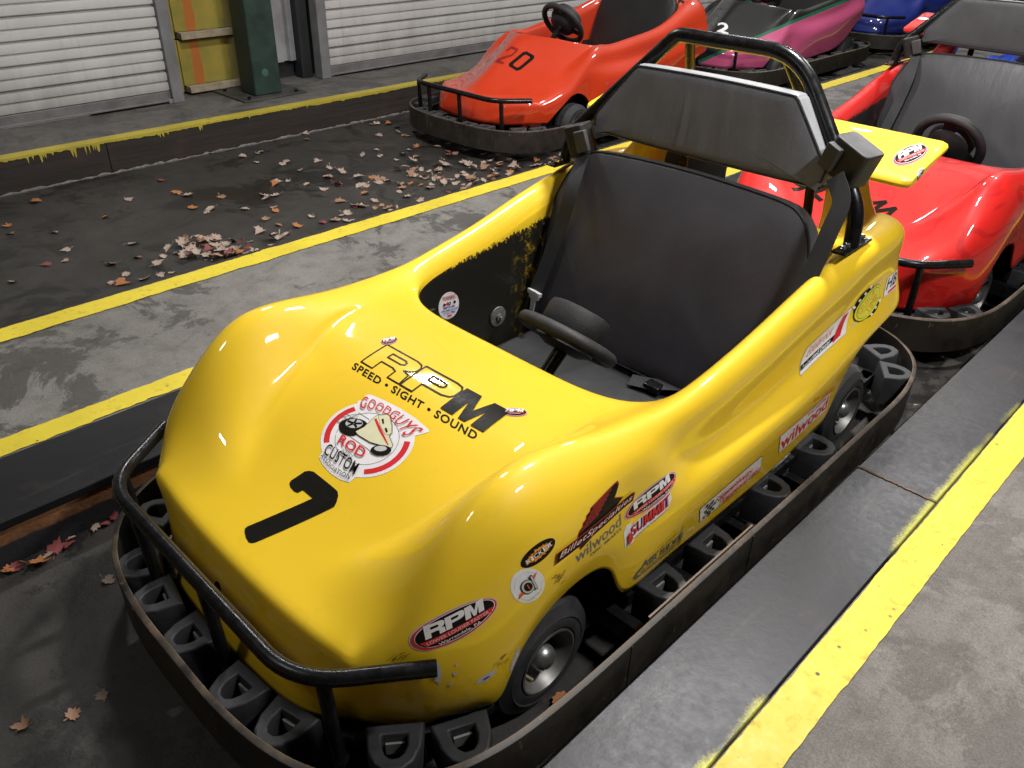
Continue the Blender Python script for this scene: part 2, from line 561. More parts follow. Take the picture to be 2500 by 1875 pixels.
def rounded_rect(w, h, r, n=6):
    pts = []
    for cx, cy, a0 in ((w / 2 - r, h / 2 - r, 0), (-w / 2 + r, h / 2 - r, 90), (-w / 2 + r, -h / 2 + r, 180), (w / 2 - r, -h / 2 + r, 270)):
        for k in range(n + 1):
            a = R(a0 + 90 * k / n)
            pts.append((cx + r * math.cos(a), cy + r * math.sin(a)))
    return pts

# ------------------------------------------------------------------ the setting
def sheet(name, x0, x1, y0, y1, z, mat, kind='structure', thick=0.0):
    b = MB()
    if thick:
        b.box((x0, y0, z - thick), (x1, y1, z))
    else:
        b.add([(x0, y0, z), (x1, y0, z), (x1, y1, z), (x0, y1, z)], [(0, 1, 2, 3)])
    return tag(b.build(name, mat, smooth=False), kind=kind)

def ragged_strip(name, x0, x1, y0, y1, z, mat, amp=0.004, step=0.012, h=0.0035):
    """painted line with uneven edges"""
    b = MB()
    n = int((y1 - y0) / step)
    rnd = random.Random(hash(name) % 1000 + int(x0 * 1000))
    L, Rr = [], []
    a = c = 0.0
    for i in range(n + 1):
        a = a * 0.8 + rnd.uniform(-amp, amp) * 0.6
        c = c * 0.8 + rnd.uniform(-amp, amp) * 0.6
        if rnd.random() < 0.012:
            a -= rnd.uniform(-2, 2.5) * amp
        if rnd.random() < 0.012:
            c -= rnd.uniform(-2, 2.5) * amp
        y = y0 + step * i
        L.append((x0 + a, y, z + h))
        Rr.append((x1 + c, y, z + h))
    b.add(L + Rr, [(i, n + 1 + i, n + 2 + i, i + 1) for i in range(n)])
    return tag(b.build(name, mat, smooth=False, recalc=False), kind='structure')

Y0, Y1 = -4.0, 40.0
sheet("ground", -60, 60, -60, 120, 0.0, M_TRACK)
# near platform: steel kerb plate, yellow line, concrete
def platform_near():
    b = MB()
    b.box((-0.375, Y0, -0.05), (9.0, Y1, 0.118))
    tag(b.build("pavement", M_PLAT, smooth=False), kind='structure')
    k = MB()
    joints = [Y0, -1.1, 2.06, 4.7, 8.3, 13, Y1]
    for a, c in zip(joints[:-1], joints[1:]):
        k.box((-0.600, a + 0.0015, -0.02), (-0.3775, c - 0.0015, 0.121))
    tag(k.build("kerb", M_STEEL, smooth=True, bevel=0.004), kind='structure')
    # raised weld seam across the plate
    s = MB()
    pts = []
    for i in range(40):
        t = i / 39
        pts.append((-0.598 + 0.22 * t, 2.06 + random.uniform(-0.002, 0.002), 0.121))
    s.tube(pts, 0.005, 6)
    tag(s.build("kerb_seam", plain("weld seam", (0.13, 0.085, 0.065), 0.6, 0.3, vary=0.5, scale=60)), kind='structure')
platform_near()
ragged_strip("painted_line", -0.372, -0.279, -1.5, 22, 0.118, M_LINE, 0.0016)

# middle island
def island():
    b = MB()
    b.box((-3.14, Y0, -0.05), (-2.318, Y1, 0.116))
    tag(b.build("pavement", M_WALK, smooth=False), kind='structure')
    k = MB()
    k.box((-2.316, Y0, -0.02), (-2.019, Y1, 0.118))
    k.box((-2.017, Y0, 0.112), (-1.998, Y1, 0.138))
    tag(k.build("kerb", M_STEEL2, smooth=True, bevel=0.004), kind='structure')
    f = MB()
    f.box((-2.017, Y0, -0.02), (-2.003, Y1, 0.110))
    tag(f.build("kerb_face", M_RUST, smooth=False), kind='structure')
    g = MB()
    g.box((-3.165, Y0, -0.02), (-3.142, Y1, 0.114))
    tag(g.build("kerb", M_BOARDS, smooth=False), kind='structure')
island()
ragged_strip("painted_line", -2.412, -2.322, -1.5, 30, 0.116, M_LINE, 0.004)
ragged_strip("painted_line", -3.132, -3.026, -1.5, 34, 0.116, M_LINE, 0.004)

# shop-front pavement with tarred board kerb and paint drips
def shopside():
    b = MB()
    b.box((-12.0, Y0, -0.05), (-5.035, Y1, 0.186))
    tag(b.build("pavement", M_WALLSIDE, smooth=False), kind='structure')
    k = MB()
    joints = [Y0, -0.6, 1.77, 4.4, 6.9, 9.5, 12, 20, Y1]
    for a, c in zip(joints[:-1], joints[1:]):
        k.box((-5.033, a + 0.002, -0.03), (-5.00, c - 0.002, 0.186))
    tag(k.build("kerb", M_BOARDS, smooth=False, bevel=0.002), kind='structure')
    l = MB()
    rnd = random.Random(3)
    y, st = 0.2, 0.0055
    pts_t, pts_b = [], []
    n = 0
    drips = {}
    for c, cnt, mx in ((1.42, 7, 0.045), (1.66, 12, 0.055), (2.13, 5, 0.025), (2.28, 3, 0.03), (2.75, 1, 0.02), (3.05, 1, 0.02)):
        for i in range(cnt):
            drips[int((c + rnd.uniform(-0.085, 0.085) - y) / st)] = rnd.uniform(0.35, 1.0) * mx
    a = 0
    N = 3200
    for i in range(N):
        a = a * 0.85 + rnd.uniform(-0.003, 0.003)
        d = 0.010 + abs(a) + 0.006 * max(0, math.sin(i * 0.023)) + drips.get(i, 0)
        pts_t.append((-4.9975, y + st * i, 0.1895))
        pts_b.append((-4.9975, y + st * i, 0.1895 - d))
    top = [(-5.085 + rnd.uniform(-0.002, 0.002), p[1], 0.1895) for p in pts_t]
    l.add(top + pts_t, [(i, N + i, N + i + 1, i + 1) for i in range(N - 1)])
    l.add(pts_t + pts_b, [(i, N + i, N + i + 1, i + 1) for i in range(N - 1)])
    tag(l.build("painted_line", M_LINE_FAR, smooth=False, recalc=False), kind='structure')
    # old mortar squeezed out along the foot of the kerb
    s = MB()
    pts, rad = [], []
    for i in range(400):
        pts.append((-4.99 + rnd.uniform(-0.006, 0.006), 0.2 + i * 0.03, 0.0))
        rad.append(0.012 * rnd.uniform(0.3, 1.3))
    s.tube(pts, rad, 6)
    tag(s.build("kerb_foot", plain("crumbled mortar", (0.13, 0.12, 0.11), 0.9, vary=0.5, scale=40)), kind='structure')
shopside()

# ------------------------------------------------------------------ shop front: shutters, column, boards
def slat_mat():
    m, nt, p = newmat("white shutter slats")
    g = NT(nt)
    n = g.noise(3.0, 5, 0.6)
    base = g.ramp(n, (0.3, (0.48, 0.475, 0.465)), (0.7, (0.56, 0.555, 0.545)))
    z = g.xyz()[2]
    low = g.ramp(g.math('ADD', g.math('MULTIPLY', z, 1.6), g.math('MULTIPLY', g.noise(2.2, 6, 0.7, vec=g.mapping((1, 3, .6))), 0.9)), (0.45, 0.75), (0.95, 0.0))
    base = g.mix(low, base, (0.26, 0.24, 0.215))
    st = g.noise(9, 6, 0.65, vec=g.mapping((1, 3.0, 0.18)))
    base = g.mix(g.math('MULTIPLY', g.ramp(st, (0.58, 0), (0.74, 1)), 0.35), base, (0.25, 0.23, 0.20))
    sm = g.noise(14, 7, 0.75, vec=g.mapping((1, 0.5, 3)))
    base = g.mix(g.math('MULTIPLY', g.ramp(sm, (0.60, 0), (0.72, 1)), 0.35), base, (0.20, 0.19, 0.18))
    g.to(base, p.inputs["Base Color"])
    p.inputs["Roughness"].default_value = 0.5
    return m
M_SLAT = slat_mat()
M_BAR = plain("grey shutter bar", (0.17, 0.165, 0.165), 0.5, 0.3, vary=0.25, scale=9)
M_JAMB = plain("grey door jamb paint", (0.17, 0.17, 0.175), 0.55, vary=0.2, scale=8)
M_GREEN = plain("dark green column paint", (0.015, 0.036, 0.028), 0.55, vary=0.3, scale=9, bump=0.15)
M_DARKWALL = plain("black painted wall", (0.016, 0.018, 0.020), 0.6, vary=0.3, scale=5)
M_PANEL = plain("pale grey metal cladding", (0.30, 0.30, 0.31), 0.5, 0.2, vary=0.25, scale=6)
M_WOOD = plain("raw weathered timber", (0.30, 0.25, 0.17), 0.8, vary=0.35, scale=18, bump=0.3)

M_GLOW, _nt, _p = newmat("lit room behind the shutter")
_p.inputs["Emission Color"].default_value = (1.0, 0.98, 0.94, 1)
_p.inputs["Emission Strength"].default_value = 2.5
def shutter_door(y0, y1, gap, x=-5.63, top=3.3, label=""):
    root = empty("roller_shutter", (x, (y0 + y1) / 2, 0.19))
    tag(root, label, "shutter door", "roller shutters along the shop front")
    off = (-x, -(y0 + y1) / 2, -0.19)
    b = MB()
    # interlocking slats: bulged face, deep groove, shallow groove
    prof = []
    z = 0.262
    while z < top:
        prof += [(0.000, z), (0.011, z + 0.006), (0.014, z + 0.030), (0.011, z + 0.055), (-0.004, z + 0.0575), (-0.004, z + 0.062),
                 (0.010, z + 0.068), (0.014, z + 0.095), (0.011, z + 0.116), (-0.014, z + 0.121), (-0.016, z + 0.129)]
        z += 0.132
    vs = [(x + o, yy, zz) for o, zz in prof for yy in (y0 + 0.012, y1 - 0.012)]
    b.add(vs, [(2 * i, 2 * i + 1, 2 * i + 3, 2 * i + 2) for i in range(len(prof) - 1)])
    b.build("curtain", M_SLAT, root, off=off, angle=28, recalc=False)
    c = MB()
    c.box((x - 0.012, y0 + 0.012, 0.200), (x + 0.016, y1 - 0.012, 0.262))
    c.box((x - 0.010, y0 + 0.012, 0.199), (x + 0.034, y1 - 0.012, 0.211))
    c.build("bottom_bar", M_BAR, root, off=off, bevel=0.003)
    e = MB()
    e.box((x - 0.035, gap[0], 0.1865), (x - 0.028, gap[1], 0.196))
    e.build("lit_gap", M_GLOW, root, off=off)
    for ya in (y0, y1):
        s = 1 if ya == y1 else -1
        j = MB()
        lo, hi = sorted((ya - 0.012 * s, ya + 0.068 * s))
        j.box((x - 0.05, lo, 0.187), (x + 0.045, hi, 3.4))
        if s > 0:
            j.box((x + 0.0, lo - 0.03, 0.187), (x + 0.043, lo - 0.001, 0.215))
        j.build("guide_rail", M_JAMB, root, off=off, bevel=0.004)
    return root
shutter_door(-1.6, 2.487, (0.4, 1.95), label="white roller shutter door left of the green column")
shutter_door(3.725, 9.2, (3.745, 3.80), label="white roller shutter door behind the orange kart")

# dark wall carrying the shutters
b = MB()
b.box((-5.95, -4, 0.17), (-5.83, 14, 3.6))
b.box((-5.83, 2.565, 3.0), (-5.72, 3.645, 3.6))
tag(b.build("shop_wall", M_DARKWALL, smooth=False), "dark painted shop wall behind the shutter doors and column", "wall")
b = MB()
b.box((-5.80, 3.56, 0.188), (-5.705, 3.652, 3.0))
tag(b.build("door_post", M_DARKWALL, bevel=0.005), "narrow black post beside the second shutter's grey jamb", "post")

# corrugated cladding strip between column and black post
b = MB()
prof = [(3.30, 0), (3.45, 0), (3.462, -0.03), (3.50, -0.03), (3.512, 0), (3.556, 0)]
vs = [(-5.765 + o, y, z) for z in (0.31, 3.0) for y, o in prof]
n = len(prof)
b.add(vs, [(i, i + 1, n + i + 1, n + i) for i in range(n - 1)])
pn = b.build("cladding_panel", M_PANEL, smooth=False, recalc=False)
s = pn.modifiers.new("solid", 'SOLIDIFY'); s.thickness = 0.004
tag(pn, "pale grey ribbed metal panel right of the green column", "panel")

# green steel column
col = empty("steel_column", (-5.46, 3.065, 0.19))
tag(col, "dark green square steel column on a wide base plate", "column")
off = (5.46, -3.065, -0.19)
b = MB(); b.box((-5.565, 2.962, 0.197), (-5.368, 3.170, 3.55)); b.build("shaft", M_GREEN, col, off=off, bevel=0.010)
b = MB(); b.box((-5.72, 2.83, 0.1865), (-5.285, 3.325, 0.197)); b.build("base_plate", plain("dark base plate", (0.055, 0.052, 0.048), 0.6, 0.2, vary=0.4, scale=8), col, off=off, bevel=0.003)
for yy in (2.89, 3.26):
    for xx in (-5.33, -5.66):
        b = MB()
        b.lathe([(0, 0.0), (0, 0.014), (0.016, 0.014), (0.016, 0.0)], 6, Matrix.Translation((xx, yy, 0.197)) @ Matrix.Rotation(R(-90), 4, 'Y'))
        b.build("anchor_bolt", M_TUBE, col, off=off)
b = MB()
b.lathe([(0, 0), (0, 0.026), (0.0015, 0.026), (0.0015, 0)], 24, Matrix.Translation((-5.3678, 3.055, 0.345)))
b.build("paint_patch", plain("pale green paint patch", (0.045, 0.11, 0.09), 0.6), col, off=off)

# stack of yellow and orange painted crates with raw timber rails, behind the column
def painted_board():
    m, nt, p = newmat("yellow and orange sprayed board")
    g = NT(nt)
    x = g.xyz()
    n = g.noise(9, 6, 0.65)
    k = g.math('ADD', x[1], g.math('MULTIPLY', g.math('SUBTRACT', n, 0.5), 0.05))
    o = g.ramp(g.math('ADD', g.math('MULTIPLY', k, 2.0), 0.5), (0.245, 0.0), (0.27, 1.0), (0.375, 1.0), (0.40, 0.0))
    base = g.mix(g.ramp(n, (0.35, 0), (0.7, 1)), (0.34, 0.25, 0.035), (0.22, 0.20, 0.04))
    base = g.mix(o, base, (0.42, 0.13, 0.022))
    d = g.ramp(g.math('ADD', g.math('MULTIPLY', k, 2.0), 0.5), (0.80, 0.0), (0.83, 1.0))  # right end of the board: shading put into the colour
    base = g.mix(g.math('MULTIPLY', d, 0.55), base, (0.10, 0.085, 0.03))
    g.to(base, p.inputs["Base Color"])
    p.inputs["Roughness"].default_value = 0.75
    g.to(g.bump(n, 0.3, 0.004), p.inputs["Normal"])
    return m
M_SPRAY = painted_board()
for i, (z0, h, lab) in enumerate(((0.200, 0.335, "yellow and orange sprayed board crate, bottom of its stack"),
                                  (0.545, 0.335, "yellow and orange sprayed board crate, middle of its stack"),
                                  (0.890, 0.335, "yellow and orange sprayed board crate, top of its stack above the frame"))):
    root = empty("board_crate", (-5.78, 2.86, z0))
    tag(root, lab, "crate", "painted crates beside the column")
    b = MB(); b.box((-0.035, -0.205, 0.045), (0.012, 0.24, h)); b.build("front_board", M_SPRAY, root, bevel=0.003)
    b = MB()
    b.box((-0.035, -0.19, 0.0), (0.062, 0.24, 0.043))
    b.build("rail", M_WOOD, root, bevel=0.003)
    for yy in (-0.212,):
        b = MB(); b.box((-0.04, yy - 0.02, 0.002), (0.0, yy + 0.006, h + 0.006)); b.build("side_board", M_SPRAY, root, bevel=0.002)

# shelter roof over the pit with its lamps (above the frame; they light the karts)
b = MB()
b.box((-12, -6, 3.6), (3.5, 40, 3.7))
for yy in (-2, 1, 4, 7, 10, 13):
    b.box((-12, yy - 0.06, 3.42), (3.5, yy + 0.06, 3.6))
tag(b.build("shelter_roof", plain("dark roof sheet", (0.05, 0.05, 0.052), 0.6), smooth=False), "dark shelter roof over the kart pit", "roof", kind='structure')
def lamp(x, y, z, w):
    root = empty("ceiling_lamp", (x, y, z))
    tag(root, "white strip lamp under the shelter roof", "ceiling lamp", "lamps under the shelter roof")
    h = MB(); h.box((-0.10, -0.26, 0.03), (0.10, 0.26, 0.12)); h.box((-0.015, -0.2, 0.12), (0.015, -0.17, 0.45)); h.box((-0.015, 0.17, 0.12), (0.015, 0.2, 0.45))
    h.build("housing", plain("lamp housing", (0.6, 0.6, 0.6), 0.5), root, bevel=0.006)
    ld = bpy.data.lights.new("strip_light", 'AREA')
    ld.shape = 'RECTANGLE'
    ld.size, ld.size_y = 0.12, 0.48
    ld.energy = w
    ld.color = (1.0, 0.985, 0.965)
    lo = bpy.data.objects.new("strip_light", ld)
    COL.objects.link(lo)
    lo.parent = root
for a in LAMPS:
    lamp(*a)

# ------------------------------------------------------------------ kart bodies
def mirror_grid_mesh(front, side, lip_drop, name, mats):
    """front: stations of 11 points (centre -> lower edge); side: stations of 7 points (cockpit rim -> lower edge)
    the cockpit wall is added below the rim. Returns vertices, faces, material index"""
    V, F, Mi, key = [], [], [], {}
    def vid(p, tagk):
        if tagk in key:
            return key[tagk]
        key[tagk] = len(V)
        V.append(Vector(p))
        return key[tagk]
    def quad(a, b, c, d, mi):
        idx = []
        for i in (a, b, c, d):
            if i not in idx:
                idx.append(i)
        if len(idx) >= 3:
            F.append(tuple(idx))
            Mi.append(mi)
    nf = len(front)
    for sgn in (1, -1):
        def P(s, r):
            p = front[s][r]
            k = ('f', s, r, 0 if r == 0 else sgn)
            return vid((sgn * p[0], p[1], p[2]), k)
        def S(s, r):
            if s < 0:
                return P(nf - 1, r)
            p = side[s][r - 4]
            return vid((sgn * p[0], p[1], p[2]), ('s', s, r, sgn))
        def Q(a, b, c, d, mi):
            if sgn > 0:
                quad(a, b, c, d, mi)
            else:
                quad(d, c, b, a, mi)
        for s in range(nf - 1):
            for r in range(10):
                Q(P(s, r), P(s, r + 1), P(s + 1, r + 1), P(s + 1, r), 0)
        for s in range(-1, len(side) - 1):
            for r in range(4, 10):
                Q(S(s, r), S(s, r + 1), S(s + 1, r + 1), S(s + 1, r), 0)
        # cockpit wall under the rim
        chain = [(P(nf - 1, r), 'lip', r) for r in range(5)] + [(S(s, 4), 'side', s) for s in range(len(side))]
        rings = [[c[0] for c in chain]]
        for lev in range(len(lip_drop['lip'])):
            ring = []
            for c, (iv, ty, i) in enumerate(chain):
                base = V[iv]
                if ty == 'lip' and i < 4:
                    dy, dz = lip_drop['lip'][lev]
                    p = (base.x - sgn * 0.0, base.y + dy, base.z + dz)
                elif ty == 'lip':
                    dy, dz = lip_drop['lip'][lev]
                    du, zz = lip_drop['side'][lev]
                    p = (base.x - sgn * du * 0.7, base.y + dy * 0.3, base.z + zz if zz < 0 else zz)
                else:
                    du, zz = lip_drop['side'][lev]
                    p = (base.x - sgn * du, base.y, base.z + zz if zz < 0 else zz)
                k = ('w', lev, c, 0 if c == 0 else sgn)
                ring.append(vid(p, k))
            rings.append(ring)
        for l in range(len(rings) - 1):
            for c in range(len(chain) - 1):
                Q(rings[l + 1][c], rings[l][c], rings[l][c + 1], rings[l + 1][c + 1], 0 if l < 1 else 1)
    return V, F, Mi

def make_body(name, front, side, lip_drop, mats, parent, off, creases=()):
    V, F, Mi = mirror_grid_mesh(front, side, lip_drop, name, mats)
    me = bpy.data.meshes.new(name)
    me.from_pydata([tuple(v) for v in V], [], F)
    for p, mi in zip(me.polygons, Mi):
        p.material_index = mi
        p.use_smooth = True
    for m in mats:
        me.materials.append(m)
    o = bpy.data.objects.new(name, me)
    COL.objects.link(o)
    # fit: move the control points until the smoothed surface runs through the measured points
    sub = o.modifiers.new("subsurf", 'SUBSURF')
    sub.levels = 1
    sub.use_limit_surface = True
    target = [v.copy() for v in V]
    if creases:
        at = me.attributes.new("crease_edge", 'FLOAT', 'EDGE')
        for e in me.edges:
            a, c = V[e.vertices[0]], V[e.vertices[1]]
            for fn, wgt in creases:
                if fn(a) and fn(c):
                    at.data[e.index].value = wgt
    for it in range(5):
        dg = bpy.context.evaluated_depsgraph_get()
        ev = o.evaluated_get(dg)
        m2 = ev.to_mesh()
        for i, v in enumerate(me.vertices):
            v.co += (target[i] - m2.vertices[i].co) * 0.8
        ev.to_mesh_clear()
        me.update()
        o.update_tag()
        bpy.context.view_layer.update()
    sub.levels = sub.render_levels = 3
    so = o.modifiers.new("shell", 'SOLIDIFY')
    so.thickness = 0.006
    so.offset = -1.0
    so.material_offset = len(mats) - 1
    so.use_rim = True
    so.material_offset_rim = 0
    dg = bpy.context.evaluated_depsgraph_get()
    final = bpy.data.meshes.new_from_object(o.evaluated_get(dg))
    o.modifiers.clear()
    o.data = final
    final.name = name
    final.transform(Matrix.Translation(off))
    for p in final.polygons:
        p.use_smooth = True
    o.parent = parent
    return o

def Z(pts, y=None):
    return [tuple(p) for p in pts]

# ---- two-seat body: measured stations, u = half width from the centre line
def twin_tables():
    def st(y, rows):
        out = []
        for r in rows:
            out.append((r[0], y, r[1]) if len(r) == 2 else r)
        return out
    F = [
        [(0, .440, .165), (.13, .443, .165), (.24, .455, .165), (.31, .485, .165), (.34, .515, .165), (.365, .53, .165), (.39, .548, .165), (.41, .563, .165), (.43, .583, .165), (.448, .605, .166), (.462, .63, .167)],
        [(0, .468, .26), (.13, .470, .26), (.245, .480, .262), (.323, .498, .265), (.366, .518, .265), (.40, .54, .255), (.425, .56, .24), (.44, .58, .22), (.455, .60, .195), (.468, .63, .18), (.478, .66, .169)],
        [(0, .495, .350), (.13, .497, .350), (.25, .502, .352), (.335, .508, .356), (.385, .52, .357), (.425, .545, .345), (.452, .57, .31), (.468, .595, .265), (.478, .62, .22), (.488, .655, .19), (.496, .69, .17)],
        st(.60, [(0, .384), (.10, .385), (.185, .388), (.285, .407), (.37, .430), (.437, .442), (.478, .405), (.502, .635, .335), (.512, .66, .265), (.514, .69, .215), (.512, .72, .176)]),
        st(.70, [(0, .420), (.12, .422), (.235, .430), (.312, .478), (.380, .532), (.437, .558), (.491, .512), (.524, .415), (.534, .715, .315), (.532, .735, .245), (.522, .752, .195)]),
        st(.80, [(0, .465), (.14, .468), (.280, .480), (.336, .532), (.390, .597), (.440, .624), (.496, .582), (.533, .49), (.543, .40), (.540, .345), (.526, .800, .288)]),
        st(.90, [(0, .508), (.15, .510), (.307, .520), (.352, .562), (.396, .614), (.442, .636), (.499, .592), (.533, .515), (.543, .445), (.540, .395), (.528, .349)]),
        st(1.0, [(0, .542), (.16, .543), (.330, .552), (.368, .580), (.406, .610), (.447, .623), (.502, .583), (.530, .52), (.540, .455), (.540, .405), (.530, .353)]),
        st(1.10, [(0, .558), (.17, .559), (.345, .564), (.386, .580), (.420, .598), (.459, .606), (.503, .577), (.524, .52), (.534, .435), (.542, 1.085, .37), (.533, 1.062, .305)]),
        st(1.19, [(0, .563), (.15, .563), (.290, .563), (.366, 1.197, .567), (.417, 1.215, .580), (.465, 1.20, .598), (.502, .572), (.527, .515), (.549, 1.185, .402), (.552, 1.16, .31), (.536, 1.108, .218)]),
        [(0, 1.25, .555), (.13, 1.25, .555), (.25, 1.254, .555), (.345, 1.275, .556), (.415, 1.330, .563), (.468, 1.305, .592), (.504, 1.285, .568), (.522, 1.28, .478), (.556, 1.28, .402), (.555, 1.26, .312), (.537, 1.235, .215)],
    ]
    def sd(y, *rows):
        return [(r[0], y, r[1]) if len(r) == 2 else r for r in rows]
    S = [
        sd(1.42, (.442, .583), (.480, .606), (.512, .555), (.517, .460), (.557, .412), (.555, .318), (.537, .212)),
        sd(1.62, (.447, .620), (.484, .643), (.517, .578), (.512, .468), (.559, .428), (.556, .330), (.536, .208)),
        sd(1.80, (.449, .664), (.487, .688), (.521, .617), (.508, .488), (.560, .446), (.555, .342), (.534, .208)),
        sd(1.95, (.450, .700), (.487, .721), (.523, .655), (.511, .522), (.560, .470), (.552, .362), (.531, .222)),
        sd(2.05, (.444, .725), (.485, .742), (.526, .690), (.515, .565), (.556, .484), (.550, .40), (.530, 2.053, .245)),
        sd(2.13, (.436, .738), (.480, .750), (.527, .712), (.519, .600), (.556, .499), (.551, .455), (.534, 2.105, .398)),
        sd(2.25, (.425, .742), (.470, .752), (.523, .716), (.519, .620), (.553, .515), (.550, .485), (.535, .447)),
        sd(2.36, (.405, .735), (.447, .743), (.502, .710), (.506, .620), (.536, .525), (.532, .490), (.517, .455)),
        sd(2.41, (.385, .700), (.415, .700), (.450, .680), (.462, .610), (.486, .530), (.482, .490), (.470, .460)),
    ]
    return F, S

Y_ORG = 1.55                    # the karts' measured y is shifted so each kart's origin is under its middle
OFF = (0, -Y_ORG, 0)
_VAL = [(.185, .60), (.235, .70), (.280, .80), (.307, .90), (.330, 1.0)]
CR = [(lambda v: abs(v.z - .353) < .009 and v.y < .53, 0.45),
      (lambda v: any(abs(abs(v.x) - a) < .002 and abs(v.y - b) < .002 for a, b in _VAL), 0.30)]
LIP = {'lip': [(.014, -.022), (.010, -.075), (-.10, -.20), (-.25, -.38)], 'side': [(.013, -.030), (.018, -.09), (.022, .30), (.026, .11)]}

def tube_part(name, pts, r, parent, mat=None, off=OFF, n=14):
    b = MB()
    b.tube(pts, r, n)
    return b.build(name, mat or M_TUBE, parent, off=off)

def cushion(name, outline, thick, puff, frame, mats, parent, edge_r=0.016):
    """upholstered pad: outline in its own plane (x across, t up), frame maps (x, t, d) to kart space"""
    b = MB()
    n = len(outline)
    cx = sum(p[0] for p in outline) / n
    ct = sum(p[1] for p in outline) / n
    rings = []
    def ring(sc, d, inset):
        out = []
        for i, (x, t) in enumerate(outline):
            a, c = outline[(i - 1) % n], outline[(i + 1) % n]
            tx, ty = c[0] - a[0], c[1] - a[1]
            L = math.hypot(tx, ty) or 1
            nx, ny = ty / L, -tx / L
            out.append(((x - nx * inset - cx) * sc + cx, (t - ny * inset - ct) * sc + ct, d))
        return out
    h = thick / 2
    # back, edge strip, piping, front face rising to a soft centre
    seq = [(1, -h, .012), (1, -h + .008, .002), (1, -h * .3, -.003), (1, h * .35, -.003), (1, h - .012, -.001), (1, h - .006, .0035), (1, h - .001, .0045), (1, h + .003, .014)]
    mi = [1, 1, 1, 1, 1, 0, 0]
    for sc, d, ins in seq:
        rings.append(ring(sc, d, ins))
    for k in range(1, 7):
        f = 1 - k / 7.0
        pr = puff * (1 - f ** 2.2)
        rings.append([((p[0] - cx) * f + cx, (p[1] - ct) * f + ct, h + .003 + pr) for p in rings[7]])
        mi.append(0)
    for r in rings:
        b_start = len(b.v)
        b.v += [frame(*p) for p in r]
    for i in range(len(rings) - 1):
        for k in range(n):
            k2 = (k + 1) % n
            b.f.append((i * n + k, i * n + k2, (i + 1) * n + k2, (i + 1) * n + k))
            b.m.append(mi[i])
    b.f.append(tuple(reversed(range(n)))); b.m.append(1)
    L = len(rings) - 1
    b.v.append(frame(cx, ct, h + .003 + puff))
    for k in range(n):
        b.f.append((L * n + k, L * n + (k + 1) % n, len(b.v) - 1)); b.m.append(0)
    o = b.build(name, mats, parent, off=OFF, angle=80)
    # piping seam
    pp = MB()
    pp.tube([frame(p[0], p[1], p[2] + .001) for p in rings[6]], 0.0028, 6, closed=True)
    pp.build("piping", M_BELT, o, off=OFF)
    return o

def plane_frame(y0, z0, y1, z1):
    """(x, t, d): t runs from (y0,z0) to (y1,z1); d towards the front of the kart"""
    up = Vector((0, y1 - y0, z1 - z0))
    L = up.length
    up.normalize()
    nr = Vector((0, -up.z, up.y))
    return (lambda x, t, d: Vector((x, y0, z0)) + up * t + nr * d), L

def wheel(parent, u, y, r=0.136, w=0.115, front=True):
    """outer face looks towards the side of u"""
    s = 1 if u > 0 else -1
    T = Matrix.Translation((u, y - Y_ORG, r)) @ Matrix.Diagonal((s, 1, 1, 1))
    t = MB()
    h = w / 2
    t.lathe([(-h + .004, .078), (-h, .088), (-h, .105), (-h + .012, r - .008), (-h + .03, r), (-.012, r + .001), (-.010, r - .003), (-.004, r - .003), (-.002, r + .001),
             (h - .03, r), (h - .012, r - .008), (h - .002, .112), (h + .001, .108), (h - .001, .104), (h + .002, .092), (h + .002, .084), (h - .004, .078)], 48, T)
    to = t.build("wheel", M_TYRE, parent, angle=30)
    tag(to)
    rm = MB()
    rm.lathe([(h - .004, .0785), (h + .003, .079), (h + .003, .075), (h - .004, .072), (h - .022, .065), (h - .030, .055), (h - .034, .036), (h - .030, .030), (h - .030, .0)], 40, T)
    rm.build("rim", M_STEELRIM, to, angle=40)
    hb = MB()
    hb.lathe([(h - .031, .030), (h - .014, .030), (h - .002, .025), (h + .006, .014), (h + .009, 0)], 28, T)
    hb.build("hub_cap", plain("dull hub steel", (.36, .36, .36), .34, .8, vary=.3, scale=40), to, angle=60)
    vv = MB()
    a = R(205)
    c = Vector((h - .025, .052 * math.cos(a), .052 * math.sin(a)))
    vv.tube([T @ c, T @ (c + Vector((.022, .006, -.004)))], 0.0035, 8)
    vv.build("valve", plain("brass valve", (0.45, 0.38, 0.22), 0.4, 0.6), to)
    return to

BAND_HALF = [(0, .336), (.16, .338), (.30, .355), (.41, .392), (.51, .462), (.575, .56), (.610, .68), (.622, .82), (.625, 1.0), (.625, 1.3), (.625, 1.6), (.625, 1.9),
             (.624, 2.15), (.622, 2.36), (.605, 2.50), (.565, 2.625), (.49, 2.722), (.38, 2.79), (.20, 2.828), (0, 2.836)]
def band_path():
    pts = [Vector((x, y, 0)) for x, y in BAND_HALF] + [Vector((-x, y, 0)) for x, y in reversed(BAND_HALF[1:-1])]
    return [(p.x, p.y) for p in catmull(pts, 5, True)]
BLOCK_AT = [(.576, 1.219, 0), (.575, 1.416, 0), (.565, 1.703, 0), (.565, 1.973, 0),
            (.547, .640, 22), (.474, .525, 38), (.292, .402, 72), (.151, .385, 82), (-.031, .384, 90), (-.175, .386, 96), (-.315, .405, 108), (-.46, .51, 140), (-.55, .645, 158),
            (.535, 2.535, -32), (.465, 2.645, -52), (.30, 2.735, -75), (.1, 2.77, -85), (-.1, 2.77, -95), (-.3, 2.735, -105), (-.465, 2.645, -128), (-.535, 2.53, -148),
            (-.575, 1.35, 180), (-.57, 1.65, 180), (-.57, 1.95, 180)]

